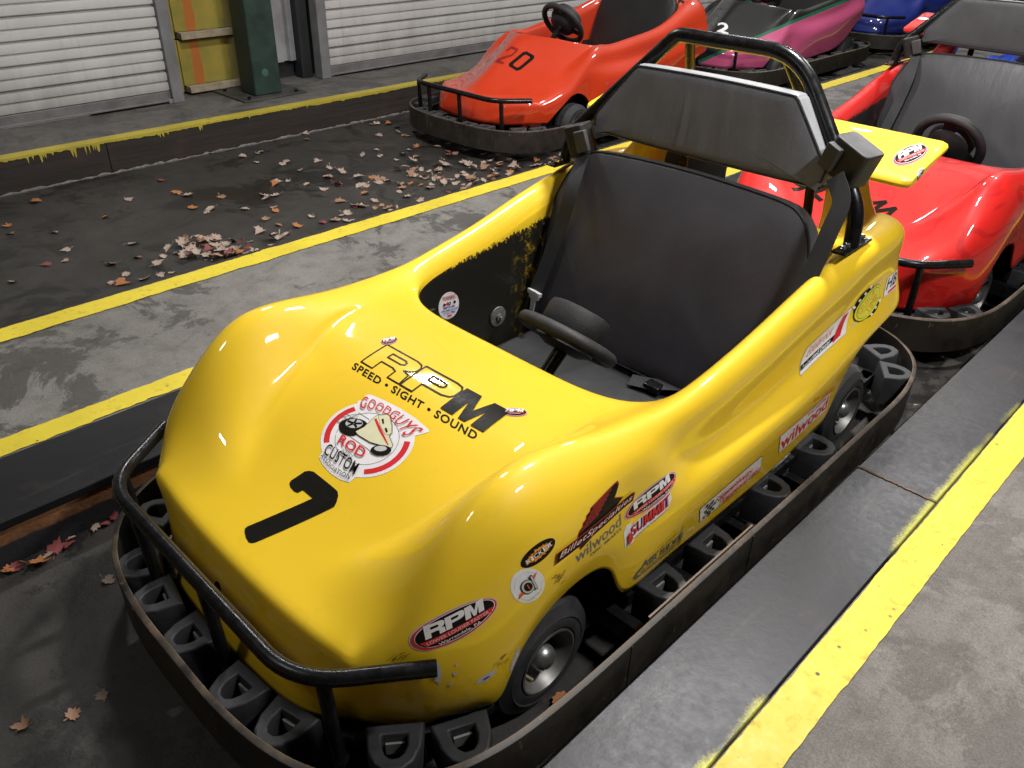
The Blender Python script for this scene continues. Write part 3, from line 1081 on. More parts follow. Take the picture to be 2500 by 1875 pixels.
def add_chassis(root, tall=True, blocks=True):
    """bumper band with its rubber blocks, frame rails, wheels, guard bar: the same on every kart"""
    b = MB()
    b.sweep(band_path(), [(-.010, .072), (.004, .070), (.004, .199), (-.010, .203)])
    band = b.build("bumper_band", M_BAND, root, off=OFF, bevel=0.0015, angle=50)
    s = MB()
    for yy in (1.02, 1.50):
        s.box((.6293, yy - .0016, .074), (.6306, yy + .0016, .196))
    s.box((.6090, 1.10, .09), (.6135, 1.52, .2075))
    s.build("joint_plate", M_BAND, band, off=OFF)
    if blocks:
        proto = None
        outer = [(-.052, -.056), (.0, -.050), (.030, -.036), (.046, -.015), (.046, .015), (.030, .036), (.0, .050), (-.052, .056)]
        inner = [(-.030, -.026), (-.004, -.025), (.012, -.019), (.022, -.008), (.022, .008), (.012, .019), (-.004, .025), (-.030, .026)]
        for (x, y, a) in BLOCK_AT:
            if proto is None:
                k = MB()
                N = 8
                ch = .006
                def lp(pts, z, ins=0):
                    return [(p[0] * (1 - ins), p[1] * (1 - ins), z) for p in pts]
                vs = lp(outer, .095) + lp(outer, .192) + lp(outer, .198, .06) + lp(inner, .198) + lp(inner, .192, .08) + lp(inner, .105, .08)
                fs = []
                for l in range(5):
                    for i in range(N):
                        j = (i + 1) % N
                        fs.append((l * N + i, l * N + j, (l + 1) * N + j, (l + 1) * N + i))
                fs.append(tuple(5 * N + i for i in range(N)))
                k.add(vs, fs)
                proto = k.build("bumper_block", M_BLOCK, root, bevel=0.003, angle=40, recalc=True)
                q = MB()
                q.box((-.026, -.018, .150), (-.021, .018, .178))
                bolt = q.build("bolt_plate", plain("zinc plate", (0.38, 0.38, 0.37), 0.4, 0.6), proto)
                o = proto
            else:
                o = proto.copy()
                COL.objects.link(o)
                o.parent = root
                c = bolt.copy()
                COL.objects.link(c)
                c.parent = o
            rs = random.Random(int(x * 1000 + y * 77))
            o.location = (x, y - Y_ORG, rs.uniform(-.004, .004))
            o.rotation_euler = (R(rs.uniform(-3, 3)), R(rs.uniform(-3, 3)), R(-a + rs.uniform(-6, 6)))
    f = MB()
    for sg in (1, -1):
        f.box((sg * .455 - .02, .80, .085), (sg * .455 + .02, 2.55, .150))
        f.box((sg * .522 - .008, 1.14, .150), (sg * .522 + .008, 2.02, .178))
        f.box((sg * .30 - .018, .40, .085), (sg * .30 + .018, .80, .140))
        for yy in (1.11, 1.31, 1.56, 1.84, 2.03):
            f.box((min(sg * .47, sg * .612), yy - .014, .095), (max(sg * .47, sg * .612), yy + .014, .150))
    f.box((-.47, .78, .08), (.47, .84, .14))
    f.box((-.47, 2.50, .085), (.47, 2.56, .150))
    ft = fillet([(-.50, .74, .150), (-.47, .60, .150), (-.33, .455, .150), (.33, .455, .150), (.47, .60, .150), (.50, .74, .150)], .10)
    f.tube(ft, .016, 12)
    f.build("frame", M_TUBE, root, off=OFF)
    for sg in (1, -1):  # added black plates that hide the lit floor pan and keep the arches dark
        q = .377 if tall else .36
        lb = MB()
        lb.box((min(sg * q, sg * (q - .01)), .74 if tall else .86, .087), (max(sg * q, sg * (q - .01)), 1.36, .49 if tall else .33))
        lb.build("added_arch_screen", M_BLACK_PLASTIC, root, off=OFF)
        lb = MB()
        lb.box((min(sg * q, sg * (q - .01)), 2.08, .087), (max(sg * q, sg * (q - .01)), 2.50, .52 if tall else .45))
        lb.build("added_arch_screen", M_BLACK_PLASTIC, root, off=OFF)
    p = MB()
    p.box((-.44, .80, .066), (.44, 2.5, .084))
    p.build("floor_pan", M_FLOORPAN, root, off=OFF)
    ax = MB()
    ax.tube([(-.45, 2.284, .135), (.45, 2.284, .135)], .018, 12)
    ax.build("axle", M_TUBE, root, off=OFF)
    ax = MB()
    ax.tube([(-.44, .905 if tall else 1.055, .135), (.44, .905 if tall else 1.055, .135)], .014, 12)
    ax.build("axle", M_TUBE, root, off=OFF)

def add_guard_bar(root, z=.385, end=.506):
    g = MB()
    pts = fillet([(-end, .602, z - .004), (-.365, .408, z), (.365, .408, z), (end, .602, z - .004)], .09, 8)
    g.tube(pts, .0155, 16)
    bar = g.build("guard_bar", M_TUBE, root, off=OFF)
    for u, y in ((-.385, .445), (-.24, .408), (.05, .408), (.388, .448)):
        q = MB()
        q.tube([(u, y, z - .01), (u * 1.0, y + .012, .135)], .0135, 12)
        q.lathe([(0, .0), (0, .018), (.006, .0155), (.012, .0135)], 12, Matrix.Translation((u, y + .012, .152)) @ Matrix.Rotation(R(-90), 4, 'Y'))
        q.build("post", M_TUBE, bar, off=OFF)

def steering_wheel(root, c, rad, tilt, pad=.055):
    """ring with a padded hub facing the driver; tilt = lean of the axis above horizontal"""
    T = Matrix.Translation((c[0], c[1] - Y_ORG, c[2])) @ Matrix.Rotation(R(90), 4, 'Z') @ Matrix.Rotation(R(-tilt), 4, 'Y')
    g = MB()
    pts = [T @ Vector((0, rad * math.cos(t), rad * math.sin(t))) for t in [2 * math.pi * k / 48 for k in range(48)]]
    g.tube(pts, .0190, 14, closed=True)
    o = g.build("steering_wheel", M_RUBBER, root)
    h = MB()
    h.lathe([(-.035, 0), (-.035, .05), (-.020, .085), (.0, rad * .62), (.02, rad * .70), (pad, rad * .70), (pad + .014, rad * .66), (pad + .018, rad * .55), (pad + .016, 0)], 36, T)
    h.build("hub_pad", M_RUBBER, o, angle=45)
    for a in (90, 210, 330):
        s = MB()
        d = Vector((0, math.cos(R(a)), math.sin(R(a))))
        sd = Vector((0, -d.z, d.y))
        p0, p1 = d * rad * .5, d * rad
        vs = [T @ (q + sd * w + Vector((x, 0, 0))) for x in (-.006, .004) for q, w in ((p0, -.03), (p0, .03), (p1, .018), (p1, -.018))]
        s.add(vs, [(0, 1, 2, 3), (7, 6, 5, 4), (0, 4, 5, 1), (1, 5, 6, 2), (2, 6, 7, 3), (3, 7, 4, 0)])
        s.build("spoke", M_RUBBER, o, bevel=0.002)
    cpts = [Vector((c[0], c[1] - Y_ORG, c[2])) + (T.to_3x3() @ Vector((-.03, 0, 0)))]
    cpts.append(Vector((c[0], c[1] - .34 - Y_ORG, c[2] - .30)))
    k = MB(); k.tube(cpts, [.02, .014], 12); k.build("column", M_TUBE, o)
    return o

def belt(root, pts, width, facing, name="seat_belt"):
    """flat webbing along pts; facing = direction the flat side looks"""
    P = catmull(pts, 6)
    g = MB()
    vs = []
    for i, p in enumerate(P):
        a, c = P[max(0, i - 1)], P[min(len(P) - 1, i + 1)]
        t = (c - a).normalized()
        f = facing(i / (len(P) - 1)) if callable(facing) else Vector(facing)
        sd = t.cross(f).normalized()
        nr = sd.cross(t).normalized()
        for w, h in ((-.5, 0), (.5, 0), (.5, .003), (-.5, .003)):
            vs.append(p + sd * width * w + nr * h)
    L = len(P)
    fs = [(i * 4 + k, i * 4 + (k + 1) % 4, (i + 1) * 4 + (k + 1) % 4, (i + 1) * 4 + k) for i in range(L - 1) for k in range(4)]
    fs += [(0, 3, 2, 1), tuple((L - 1) * 4 + k for k in range(4))]
    g.add(vs, fs)
    return g.build(name, M_BELT, root, off=OFF)

def make_twin_kart(name, loc, paint, paint_in):
    root = empty(name, loc)
    F, S = twin_tables()
    body = make_body("body", F, S, LIP, [paint, paint_in, M_BLACK_PLASTIC], root, OFF, CR)
    # rear deck: shelf behind the seat between the shoulders
    d = MB()
    sec = [(2.085, .60), (2.085, .690), (2.098, .708), (2.12, .714), (2.20, .712), (2.235, .700), (2.245, .67), (2.245, .60)]
    us = [-.455, -.44, -.40, -.20, 0, .20, .40, .44, .455]
    lift = [.03, .022, .004, 0, 0, 0, .004, .022, .03]
    n = len(sec)
    vs = [(u, y, z + l) for u, l in zip(us, lift) for y, z in sec]
    d.add(vs, [(i * n + k, i * n + k + 1, (i + 1) * n + k + 1, (i + 1) * n + k) for i in range(len(us) - 1) for k in range(n - 1)])
    d.build("rear_deck", paint, root, off=OFF, subsurf=2)
    # wing on two curved pylons
    w = MB()
    prof = [(2.180, .880), (2.174, .889), (2.180, .900), (2.20, .908), (2.30, .934), (2.40, .960), (2.408, .957), (2.404, .950), (2.30, .917), (2.20, .880)]
    us = [-.540, -.533, -.518, -.30, 0, .30, .518, .533, .540]
    n = len(prof)
    cy = sum(p[0] for p in prof) / n
    cz = sum(p[1] for p in prof) / n
    vs = []
    for u in us:
        k = {.540: .78, .533: .93, .518: 1.0}.get(abs(u), 1.0)
        for y, z in prof:
            vs.append((u, cy + (y - cy) * (1 if k == 1 else k * .5 + .5), cz + (z - cz) * k))
    fs = [(i * n + k, i * n + (k + 1) % n, (i + 1) * n + (k + 1) % n, (i + 1) * n + k) for i in range(len(us) - 1) for k in range(n)]
    fs += [tuple(range(n)), tuple((len(us) - 1) * n + k for k in reversed(range(n)))]
    w.add(vs, fs)
    wing = w.build("wing", paint, root, off=OFF, bevel=0.006, angle=40)
    for sg in (1, -1):
        p = MB()
        st = [(.690, .385, .120, 2.165, 2.40), (.735, .370, .097, 2.190, 2.385), (.79, .345, .084, 2.222, 2.375), (.84, .325, .073, 2.250, 2.385), (.912, .312, .066, 2.262, 2.395)]
        vs = []
        for z, u, t, ya, yb in st:
            ym = (ya + yb) / 2
            for du, y in ((-t, ya + .02), (-t * .5, ya), (t * .5, ya), (t, ya + .02), (t, ym), (t * .8, yb), (-t * .8, yb), (-t, ym)):
                vs.append((sg * (u + du * .62), y, z))
        m = 8
        fs = [(i * m + k, i * m + (k + 1) % m, (i + 1) * m + (k + 1) % m, (i + 1) * m + k) for i in range(len(st) - 1) for k in range(m)]
        p.add(vs, fs, 0)
        p.build("pylon", paint, wing, off=OFF, subsurf=2)
    e = MB()
    e.prism(rounded_rect(.62, .30, .06), .30, .56, Matrix.Translation((0, 2.30, 0)))
    e.build("engine_cover", M_BLACK_PLASTIC, root, off=OFF, bevel=.03)
    e = MB()
    q = [(-.44, 2.30), (-.415, 2.29), (-.36, 2.40), (-.20, 2.50), (-.18, 2.53), (-.36, 2.44), (-.42, 2.36)]
    e.prism(q, .50, .765)
    e.build("rear_shield", M_BLACK_PLASTIC, root, off=OFF, bevel=.006)

    # seats
    fr, L = plane_frame(1.822, .27, 2.030, .838)
    ol = [(-.30, 0.0), (0, -.004), (.30, 0.0), (.395, .018), (.418, .07), (.428, .18), (.440, .32), (.440, .40), (.425, .47), (.395, .535), (.355, .573), (.30, .589),
          (.15, .598), (0, .601), (-.15, .598), (-.30, .589), (-.355, .573), (-.395, .535), (-.425, .47), (-.440, .40), (-.440, .32), (-.428, .18), (-.418, .07), (-.395, .018)]
    ol = [(p.x, p.y) for p in catmull([(x, t, 0) for x, t in ol], 3, True)]
    cushion("backrest", ol, .075, .020, fr, [M_VINYL, M_VINYL_SEDGE], root)
    b = MB()
    b.prism(rounded_rect(.80, .46, .05), .20, .262, Matrix.Translation((0, 1.62, 0)))
    b.build("seat", M_VINYL_SEAT, root, off=OFF, bevel=.022, angle=50)
    fr, L = plane_frame(2.068, .868, 2.098, 1.085)
    ol = [(-.345, .0), (0, -.004), (.345, .0), (.372, .010), (.380, .034), (.372, .066), (.275, .188), (.255, .208), (.225, .214), (0, .218), (-.225, .214), (-.255, .208), (-.275, .188), (-.372, .066), (-.380, .034), (-.372, .010)]
    ol = [(p.x, p.y) for p in catmull([(x, t, 0) for x, t in ol], 3, True)]
    cushion("headrest", ol, .090, .002, fr, [M_VINYL_HEAD, M_VINYL_LIT_EDGE], root)

    # roll bar with its rear stays and foot plates
    g = MB()
    half = [(.487, 2.030, .755), (.476, 2.040, .848), (.192, 2.150, 1.163), (.0, 2.152, 1.168)]
    full = half[:-1] + [(-x, y, z) for x, y, z in reversed(half[:-1])]
    g.tube(fillet(full, [.075, .105, .02, .105, .075], 8), .0205, 18)
    bar = g.build("roll_bar", M_TUBE, root, off=OFF)
    for sg in (1, -1):
        s = MB()
        s.tube(fillet([(sg * .15, 2.152, 1.155), (sg * .215, 2.30, .93), (sg * .23, 2.33, .60)], .05), .0145, 12)
        s.build("rear_stay", M_TUBE, bar, off=OFF)
        s = MB()
        s.box((sg * .487 - .019, 1.957, .7505), (sg * .487 + .019, 2.112, .7565))
        fp = s.build("foot_plate", M_TUBE, bar, off=OFF, bevel=.0015)
        for yy in (1.985, 2.008, 2.092):
            s = MB()
            s.lathe([(0, 0), (0, .010), (.004, .010), (.0045, .0075), (.010, .0075), (.0125, .004), (.0125, 0)], 6, Matrix.Translation((sg * .487, yy, .7565)) @ Matrix.Rotation(R(-90), 4, 'Y'))
            s.build("bolt", M_CHROME, fp, off=OFF)
        # belt reel box clamped to the bar
        c = Vector((.425, 2.060, .955)) if sg > 0 else Vector((-.408, 2.005, .845))
        rx = Matrix.Translation(c) @ Matrix.Rotation(R(-12 * sg), 4, 'Z') @ Matrix.Rotation(R(20 * sg), 4, 'Y')
        s = MB()
        w2 = .054 if sg > 0 else .034
        vs = [(x, y) for x, y in rounded_rect(w2 * 2, .078, .016)]
        s.prism(vs, -.047, .047, rx)
        rb = s.build("belt_reel", M_BLACK_PLASTIC if sg < 0 else plain("grey black reel cover", (.022, .022, .022), .5), root, off=OFF, bevel=.004)
        s = MB()
        s.box((-sg * .030 - .020, -.058, -.034), (-sg * .030 + .020, -.038, .030), mat=rx)
        s.build("slot_cover", plain("grey reel slot", (.05, .05, .05), .5), rb, off=OFF, bevel=.003)
        s = MB()
        s.box((min(sg * .36, sg * .22), 2.09, .955), (max(sg * .36, sg * .22), 2.115, .985))
        s.build("clamp", M_TUBE, bar, off=OFF, bevel=.004)
    # belts: left one hangs to its buckle by the wall, right one crosses the seat edge
    nf = Vector((0.15, -1, .35))
    belt(root, [(-.372, 1.985, .828), (-.345, 1.905, .730), (-.350, 1.868, .620), (-.360, 1.832, .525), (-.369, 1.802, .446), (-.374, 1.788, .408)], .046, nf)
    belt(root, [(.418, 2.000, .925), (.462, 1.966, .880), (.463, 1.937, .815), (.458, 1.902, .725), (.447, 1.868, .640), (.428, 1.832, .550), (.412, 1.802, .470), (.39, 1.765, .38)], .048, Vector((-.15, -1, .3)))
    bk = MB()
    T = Matrix.Translation((-.370, 1.776, .385)) @ Matrix.Rotation(R(-8), 4, 'Z')
    bk.prism([(-.028, .012), (.028, .012), (.030, .026), (-.030, .026)], -.004, .010, T @ Matrix.Rotation(R(80), 4, 'X'))
    bk.prism([(-.026, .012), (.026, .012), (.024, .002), (.012, -.006), (.010, -.040), (-.010, -.040), (-.012, -.006), (-.024, .002)], .001, .0045, T @ Matrix.Rotation(R(80), 4, 'X'))
    bk.build("buckle_tongue", plain("bright buckle steel", (.62, .63, .66), .35, .25), root, off=OFF, bevel=.001)
    # buckle receiver and loose end lying on the seat
    rc = MB()
    rc.box((.10, 1.742, .268), (.155, 1.785, .292))
    rc.build("buckle", M_TUBE, root, off=OFF, bevel=.006)
    belt(root, [(.05, 1.75, .275), (.12, 1.765, .285), (.19, 1.80, .296), (.235, 1.80, .300), (.25, 1.775, .285), (.24, 1.74, .272)], .045, Vector((0, -.3, 1)))
    steering_wheel(root, (.018, 1.486, .50), .126, 50, .068)
    kb = MB()
    kb.lathe([(0, 0), (0, .034), (.004, .033), (.006, .020), (.006, .012), (.014, .012), (.014, .006), (.022, .006), (.022, 0)], 24, Matrix.Translation((-.4235, 1.663, .34)))
    kb.build("wall_washer", M_CHROME if False else plain("grey washer", (.16, .155, .15), .5, .4, vary=.3, scale=60), root, off=OFF)

    add_chassis(root)
    add_guard_bar(root)
    for sg in (1, -1):
        wheel(root, sg * .448, .902, .143)
        wheel(root, sg * .442, 2.284, .137, .125)
    return root, body

KX = -1.25
yellow, ybody = make_twin_kart("go_kart", (KX, Y_ORG, 0), M_YEL, M_YEL_IN)
tag(yellow, "yellow two-seat go-kart number 7 covered in stickers", "go-kart", "go-karts in the near lane")

def copy_tree(o, parent=None, swap=None, skip=()):
    c = o.copy()
    COL.objects.link(c)
    c.parent = parent
    if o.type == 'MESH' and swap:
        for i, sl in enumerate(o.material_slots):
            if sl.material in swap:
                c.material_slots[i].link = 'OBJECT'
                c.material_slots[i].material = swap[sl.material]
    for ch in list(o.children):
        if ch.name.split(".")[0] not in skip:
            copy_tree(ch, c, swap, skip)
    return c
red = copy_tree(yellow, None, {M_YEL: M_RED, M_YEL_IN: M_RED_IN, M_VINYL: M_VINYL_DARK, M_VINYL_HEAD: M_HEAD_DARK})
red.location = (KX, Y_ORG + 2.545, 0)
for ch in red.children:                                   # its wheel is set higher and more upright
    if ch.name.startswith("steering_wheel"):
        cc = Vector((.018, 1.486 - Y_ORG, .50))
        ch.matrix_local = Matrix.Translation(cc + Vector((.03, 0, .045))) @ Matrix.Rotation(R(-24), 4, 'X') @ Matrix.Scale(1.12, 4) @ Matrix.Translation(-cc)
red["label"] = "red two-seat go-kart with flame paint behind the yellow kart"
blue = copy_tree(yellow, None, {M_YEL: M_BLU, M_YEL_IN: M_BLU_IN})
blue.location = (KX, Y_ORG + 5.10, 0)
blue["label"] = "bright blue two-seat go-kart behind the red one"

# ---- single-seat karts in the far lane
def single_tables():
    def st(*rows):
        return list(rows)
    F = [
        st((0, .470, .19), (.13, .480, .19), (.25, .510, .19), (.33, .570, .19), (.37, .620, .19), (.40, .66, .19), (.425, .70, .19), (.44, .73, .19), (.45, .76, .19), (.455, .78, .19), (.458, .80, .19)),
        st((0, .500, .320), (.13, .517, .312), (.26, .553, .310), (.35, .615, .310), (.39, .655, .310), (.42, .69, .302), (.44, .72, .285), (.45, .75, .268), (.455, .77, .25), (.458, .79, .225), (.460, .82, .20)),
        st((0, .540, .345), (.12, .555, .333), (.24, .60, .330), (.33, .66, .330), (.375, .70, .328), (.415, .73, .322), (.442, .755, .305), (.453, .78, .285), (.458, .80, .262), (.460, .82, .24), (.462, .84, .215)),
        st((0, .640, .405), (.12, .665, .370), (.24, .70, .345), (.33, .74, .338), (.375, .775, .335), (.415, .80, .33), (.443, .825, .318), (.455, .845, .30), (.460, .86, .28), (.462, .875, .26), (.463, .89, .25)),
        st((0, .800, .503), (.11, .815, .455), (.22, .85, .410), (.31, .88, .382), (.36, .90, .372), (.40, .92, .365), (.435, .93, .352), (.452, .94, .336), (.460, .945, .318), (.463, .95, .30), (.464, .95, .285)),
        st((0, .920, .588), (.11, .955, .555), (.21, .99, .513), (.29, 1.02, .475), (.34, 1.035, .45), (.39, 1.045, .43), (.43, 1.05, .41), (.452, 1.055, .392), (.463, 1.06, .37), (.466, 1.06, .35), (.467, 1.06, .335)),
        st((0, 1.010, .640), (.11, 1.055, .635), (.21, 1.13, .620), (.30, 1.23, .594), (.355, 1.34, .580), (.402, 1.27, .574), (.438, 1.22, .53), (.458, 1.20, .48), (.470, 1.19, .43), (.473, 1.185, .37), (.475, 1.18, .27)),
    ]
    def sd(y, *rows):
        return [(r[0], y, r[1]) if len(r) == 2 else r for r in rows]
    S = [
        sd(1.44, (.375, .576), (.415, .582), (.455, .545), (.472, .485), (.518, 1.40, .415), (.522, 1.32, .30), (.512, 1.25, .19)),
        sd(1.67, (.390, .600), (.430, .610), (.470, .570), (.485, .500), (.530, .430), (.530, .31), (.515, .20)),
        sd(1.92, (.400, .632), (.440, .645), (.485, .60), (.495, .53), (.530, .455), (.530, .34), (.515, .212)),
        sd(2.15, (.380, .690), (.420, .708), (.475, .65), (.490, .57), (.525, .49), (.520, .41), (.505, 2.18, .28)),
        sd(2.35, (.340, .760), (.380, .770), (.450, .70), (.475, .60), (.510, .52), (.505, .46), (.500, .40)),
        sd(2.52, (.300, .780), (.340, .785), (.420, .71), (.455, .61), (.480, .53), (.475, .48), (.470, .43)),
        sd(2.62, (.270, .720), (.300, .720), (.360, .66), (.395, .59), (.425, .53), (.420, .49), (.415, .45)),
    ]
    return F, S
LIP1 = {'lip': [(.012, -.020), (.010, -.07), (-.06, -.20), (-.12, -.36)], 'side': [(.014, -.028), (.018, -.09), (.020, .34), (.022, .12)]}

def make_single_kart(name, loc, paint, seat_mat):
    root = empty(name, loc)
    F, S = single_tables()
    body = make_body("body", F, S, LIP1, [paint, paint, M_BLACK_PLASTIC], root, OFF)
    # moulded hump behind the seat
    d = MB()
    secs = []
    for y, zt, hw in ((2.30, .735, .34), (2.34, .80, .335), (2.42, .835, .325), (2.52, .825, .31), (2.60, .76, .285), (2.635, .64, .26)):
        row = []
        for k in range(13):
            t = -1 + 2 * k / 12
            row.append((hw * t * 1.04, y, zt - .055 * abs(t) ** 3 - .02 * t * t))
        secs.append(row)
    m = 13
    d.add([p for r in secs for p in r], [(i * m + k, i * m + k + 1, (i + 1) * m + k + 1, (i + 1) * m + k) for i in range(len(secs) - 1) for k in range(m - 1)])
    d.build("rear_hump", paint, root, off=OFF, subsurf=2)
    fr, L = plane_frame(2.12, .30, 2.33, .86)
    ol = [(-.28, 0), (.28, 0), (.335, .05), (.35, .30), (.33, .46), (.26, .56), (.12, .595), (-.12, .595), (-.26, .56), (-.33, .46), (-.35, .30), (-.335, .05)]
    ol = [(p.x, p.y) for p in catmull([(x, t, 0) for x, t in ol], 4, True)]
    cushion("backrest", ol, .06, .01, fr, [seat_mat, seat_mat], root)
    b = MB()
    b.prism(rounded_rect(.62, .42, .05), .20, .262, Matrix.Translation((0, 1.92, 0)))
    b.build("seat", seat_mat, root, off=OFF, bevel=.022, angle=50)
    steering_wheel(root, (.03, 1.39, .675), .150, 38, .065)
    belt(root, [(-.19, 2.285, .83), (-.18, 2.245, .70), (-.165, 2.17, .48), (-.15, 2.10, .31)], .05, Vector((0, -1, .3)))
    add_chassis(root, False)
    add_guard_bar(root, .365, .50)
    for sg in (1, -1):
        wheel(root, sg * .448, 1.055, .134)
        wheel(root, sg * .442, 2.32, .137, .125)
    return root, body
orange, obody = make_single_kart("go_kart", (-4.05, Y_ORG + 3.20, 0), M_ORA, M_VINYL_BLACK)
tag(orange, "orange single-seat go-kart number 20 with black seat beside the shutter", "go-kart", "go-karts in the far lane")
pink = copy_tree(orange, None, {M_ORA: M_PINK})
pink.location = (-4.08, Y_ORG + 5.92, 0)
pink["label"] = "pink go-kart with black hood and green stripe behind the orange one"
navy = copy_tree(orange, None, {M_ORA: M_NAVY})
navy.location = (-4.05, Y_ORG + 8.75, 0)
navy["label"] = "dark blue single-seat go-kart farthest along the far lane"

# ------------------------------------------------------------------ stickers, numbers, scratches on the bodies
# each: origin, right vector, up vector, surface normal in the kart's own space
STICK = {
    "pink_two": ((0.0319, -0.8588, 0.4301), (0.0865, 0.0482, -0.0201), (-0.0445, 0.0756, 0.0720), (0.4569, -0.4561, 0.7637)),
    "o_rear": ((0.2444, 0.7474, 0.7194), (0.1140, 0.0190, -0.0290), (-0.0340, 0.0800, 0.0820), (0.2890, -0.6485, 0.7042)),
    "seven": ((0.0355, -1.0562, 0.3416), (0.0287, 0.2291, 0.0870), (-0.0588, 0.1129, 0.0425), (-0.0088, -0.3566, 0.9342)),
    "rpm_big": ((-0.2021, -0.5682, 0.5383), (0.4203, 0.0066, 0.0024), (-0.0002, 0.0809, 0.0164), (-0.0024, -0.2186, 0.9758)),
    "speed": ((-0.2037, -0.5967, 0.5298), (0.4225, 0.0096, 0.0037), (-0.0094, 0.0195, 0.0064), (0.0051, -0.2913, 0.9566)),
    "oval_a": ((-0.2081, -0.5020, 0.5532), (0.0214, 0.0372, 0.0038), (-0.0284, 0.0174, 0.0028), (0.0251, -0.1249, 0.9918)),
    "oval_b": ((0.2115, -0.5035, 0.5531), (0.0482, 0.0317, 0.0055), (-0.0216, 0.0220, 0.0017), (-0.0344, -0.1230, 0.9918)),
    "emblem": ((-0.1149, -0.8044, 0.4427), (0.2463, 0.0207, 0.0087), (-0.0202, 0.1758, 0.0753), (0.0041, -0.3991, 0.9169)),
    "oval_nose": ((0.4761, -0.9645, 0.3857), (0.0669, 0.1444, 0.0507), (-0.0239, -0.0096, 0.0579), (0.8562, -0.4348, 0.2792)),
    "kicker": ((0.5330, -0.7553, 0.4919), (0.0043, 0.0806, 0.0151), (-0.0114, -0.0164, 0.0335), (0.9532, -0.0933, 0.2877)),
    "dial": ((0.5418, -0.7717, 0.4174), (0.0069, 0.0669, 0.0105), (-0.0160, -0.0337, 0.0798), (0.9770, -0.1351, 0.1650)),
    "billet": ((0.5399, -0.6862, 0.4776), (-0.0119, 0.2380, 0.0022), (-0.0026, 0.0047, 0.0164), (0.9870, -0.0020, 0.1608)),
    "wil_grey": ((0.5431, -0.6305, 0.4366), (-0.0075, 0.1495, 0.0020), (-0.0014, -0.0039, 0.0294), (0.9964, 0.0294, 0.0796)),
    "oval_side": ((0.5429, -0.4588, 0.4228), (-0.0061, 0.1757, 0.0186), (-0.0136, -0.0246, 0.0497), (0.9691, -0.0323, 0.2444)),
    "summit": ((0.5416, -0.4661, 0.3790), (0.0084, 0.1419, 0.0318), (-0.0033, -0.0063, 0.0358), (0.9889, -0.0368, 0.1438)),
    "airride": ((0.5440, -0.4082, 0.2529), (-0.0016, 0.1627, -0.0096), (0.0030, -0.0142, 0.0523), (0.9890, -0.0757, -0.1271)),
    "speedway": ((0.5456, -0.1766, 0.2609), (0.0015, 0.2699, 0.0139), (0.0126, -0.0338, 0.0714), (0.9866, 0.0044, -0.1632)),
    "faint": ((0.5620, 0.2882, 0.3973), (-0.0151, 0.2023, -0.0281), (0.0010, -0.0044, 0.0230), (0.9978, 0.0392, -0.0531)),
    "dealer": ((0.5262, 0.2614, 0.4713), (0.0052, 0.2182, 0.0456), (-0.0170, 0.0361, 0.0635), (0.8843, -0.1143, 0.4527)),
    "quick": ((0.5399, 0.5623, 0.5163), (-0.0068, 0.1240, 0.0601), (-0.0187, -0.0673, 0.0481), (0.9461, -0.0909, 0.3107)),
    "hb": ((0.5359, 0.6758, 0.5578), (-0.0034, 0.0918, 0.0015), (-0.0138, 0.0318, 0.0486), (0.9586, 0.0372, 0.2823)),
    "oval_wing": ((0.4849, 0.6629, 0.9113), (0.0406, 0.1060, 0.0276), (-0.0514, 0.0662, 0.0172), (0.0000, -0.2516, 0.9678)),
    "oval_tip": ((0.5495, 0.6470, 0.9064), (0.0046, 0.0350, 0.0087), (-0.0197, 0.0276, 0.0088), (0.0409, -0.2472, 0.9681)),
    "warning": ((-0.4220, -0.1358, 0.4103), (-0.0030, 0.0837, -0.0132), (-0.0021, 0.0043, 0.0874), (0.9990, 0.0388, 0.0220)),
    "red_r": ((-0.2885, -0.9003, 0.4119), (0.1963, -0.0152, -0.0231), (0.0246, 0.1394, 0.0582), (0.0409, -0.3927, 0.9188)),
    "red_m": ((0.0352, -0.8516, 0.4198), (0.1667, -0.0638, -0.0238), (-0.0128, 0.1434, 0.0627), (-0.0263, -0.4135, 0.9101)),
    "wil_red": ((0.5469, 0.1829, 0.2797), (-0.0084, 0.2586, 0.0030), (0.0148, -0.0519, 0.0892), (0.9901, 0.0224, -0.1387)),
    "o_zero": ((0.0700, -0.7353, 0.4807), (0.0740, 0.0282, -0.0343), (0.0282, 0.1366, 0.0790), (0.5149, -0.5105, 0.6887)),
    "o_two": ((-0.0180, -0.7700, 0.4930), (0.0600, 0.0216, -0.0200), (0.0200, 0.1366, 0.0790), (0.4714, -0.5123, 0.7179)),
    "nose_hole": ((-0.0507, -1.0870, 0.2430), (0.0255, 0.0026, 0.0106), (-0.0097, 0.0084, 0.0306), (-0.0078, -0.9653, 0.2611)),
    "chip_bar": ((0.4844, -0.9456, 0.3140), (0.0100, 0.0177, -0.0109), (0.0026, 0.0003, 0.0676), (0.8618, -0.5061, -0.0338)),
    "chip_arch": ((0.5336, -0.8031, 0.2515), (-0.0045, 0.0223, -0.0043), (0.0102, 0.0136, 0.0799), (0.9794, 0.1372, -0.1483)),
    "chip_small": ((0.5241, -0.8688, 0.2755), (0.0130, 0.0460, 0.0122), (-0.0014, -0.0092, 0.0250), (0.9610, -0.2725, -0.0480)),
    "scuff": ((0.5438, -0.6895, 0.4161), (0.0000, 0.0324, -0.0059), (-0.0003, -0.0161, 0.0364), (0.9997, 0.0030, 0.0238)),
    "scuff2": ((0.5336, -0.8363, 0.3034), (0.0046, 0.0250, 0.0007), (-0.0017, -0.0114, 0.0261), (0.9837, -0.1789, -0.0158)),
    "scuff3": ((0.4347, -0.9930, 0.3666), (0.0250, 0.0211, 0.0165), (-0.0102, -0.0021, 0.0100), (0.5050, -0.8199, 0.2696)),
}
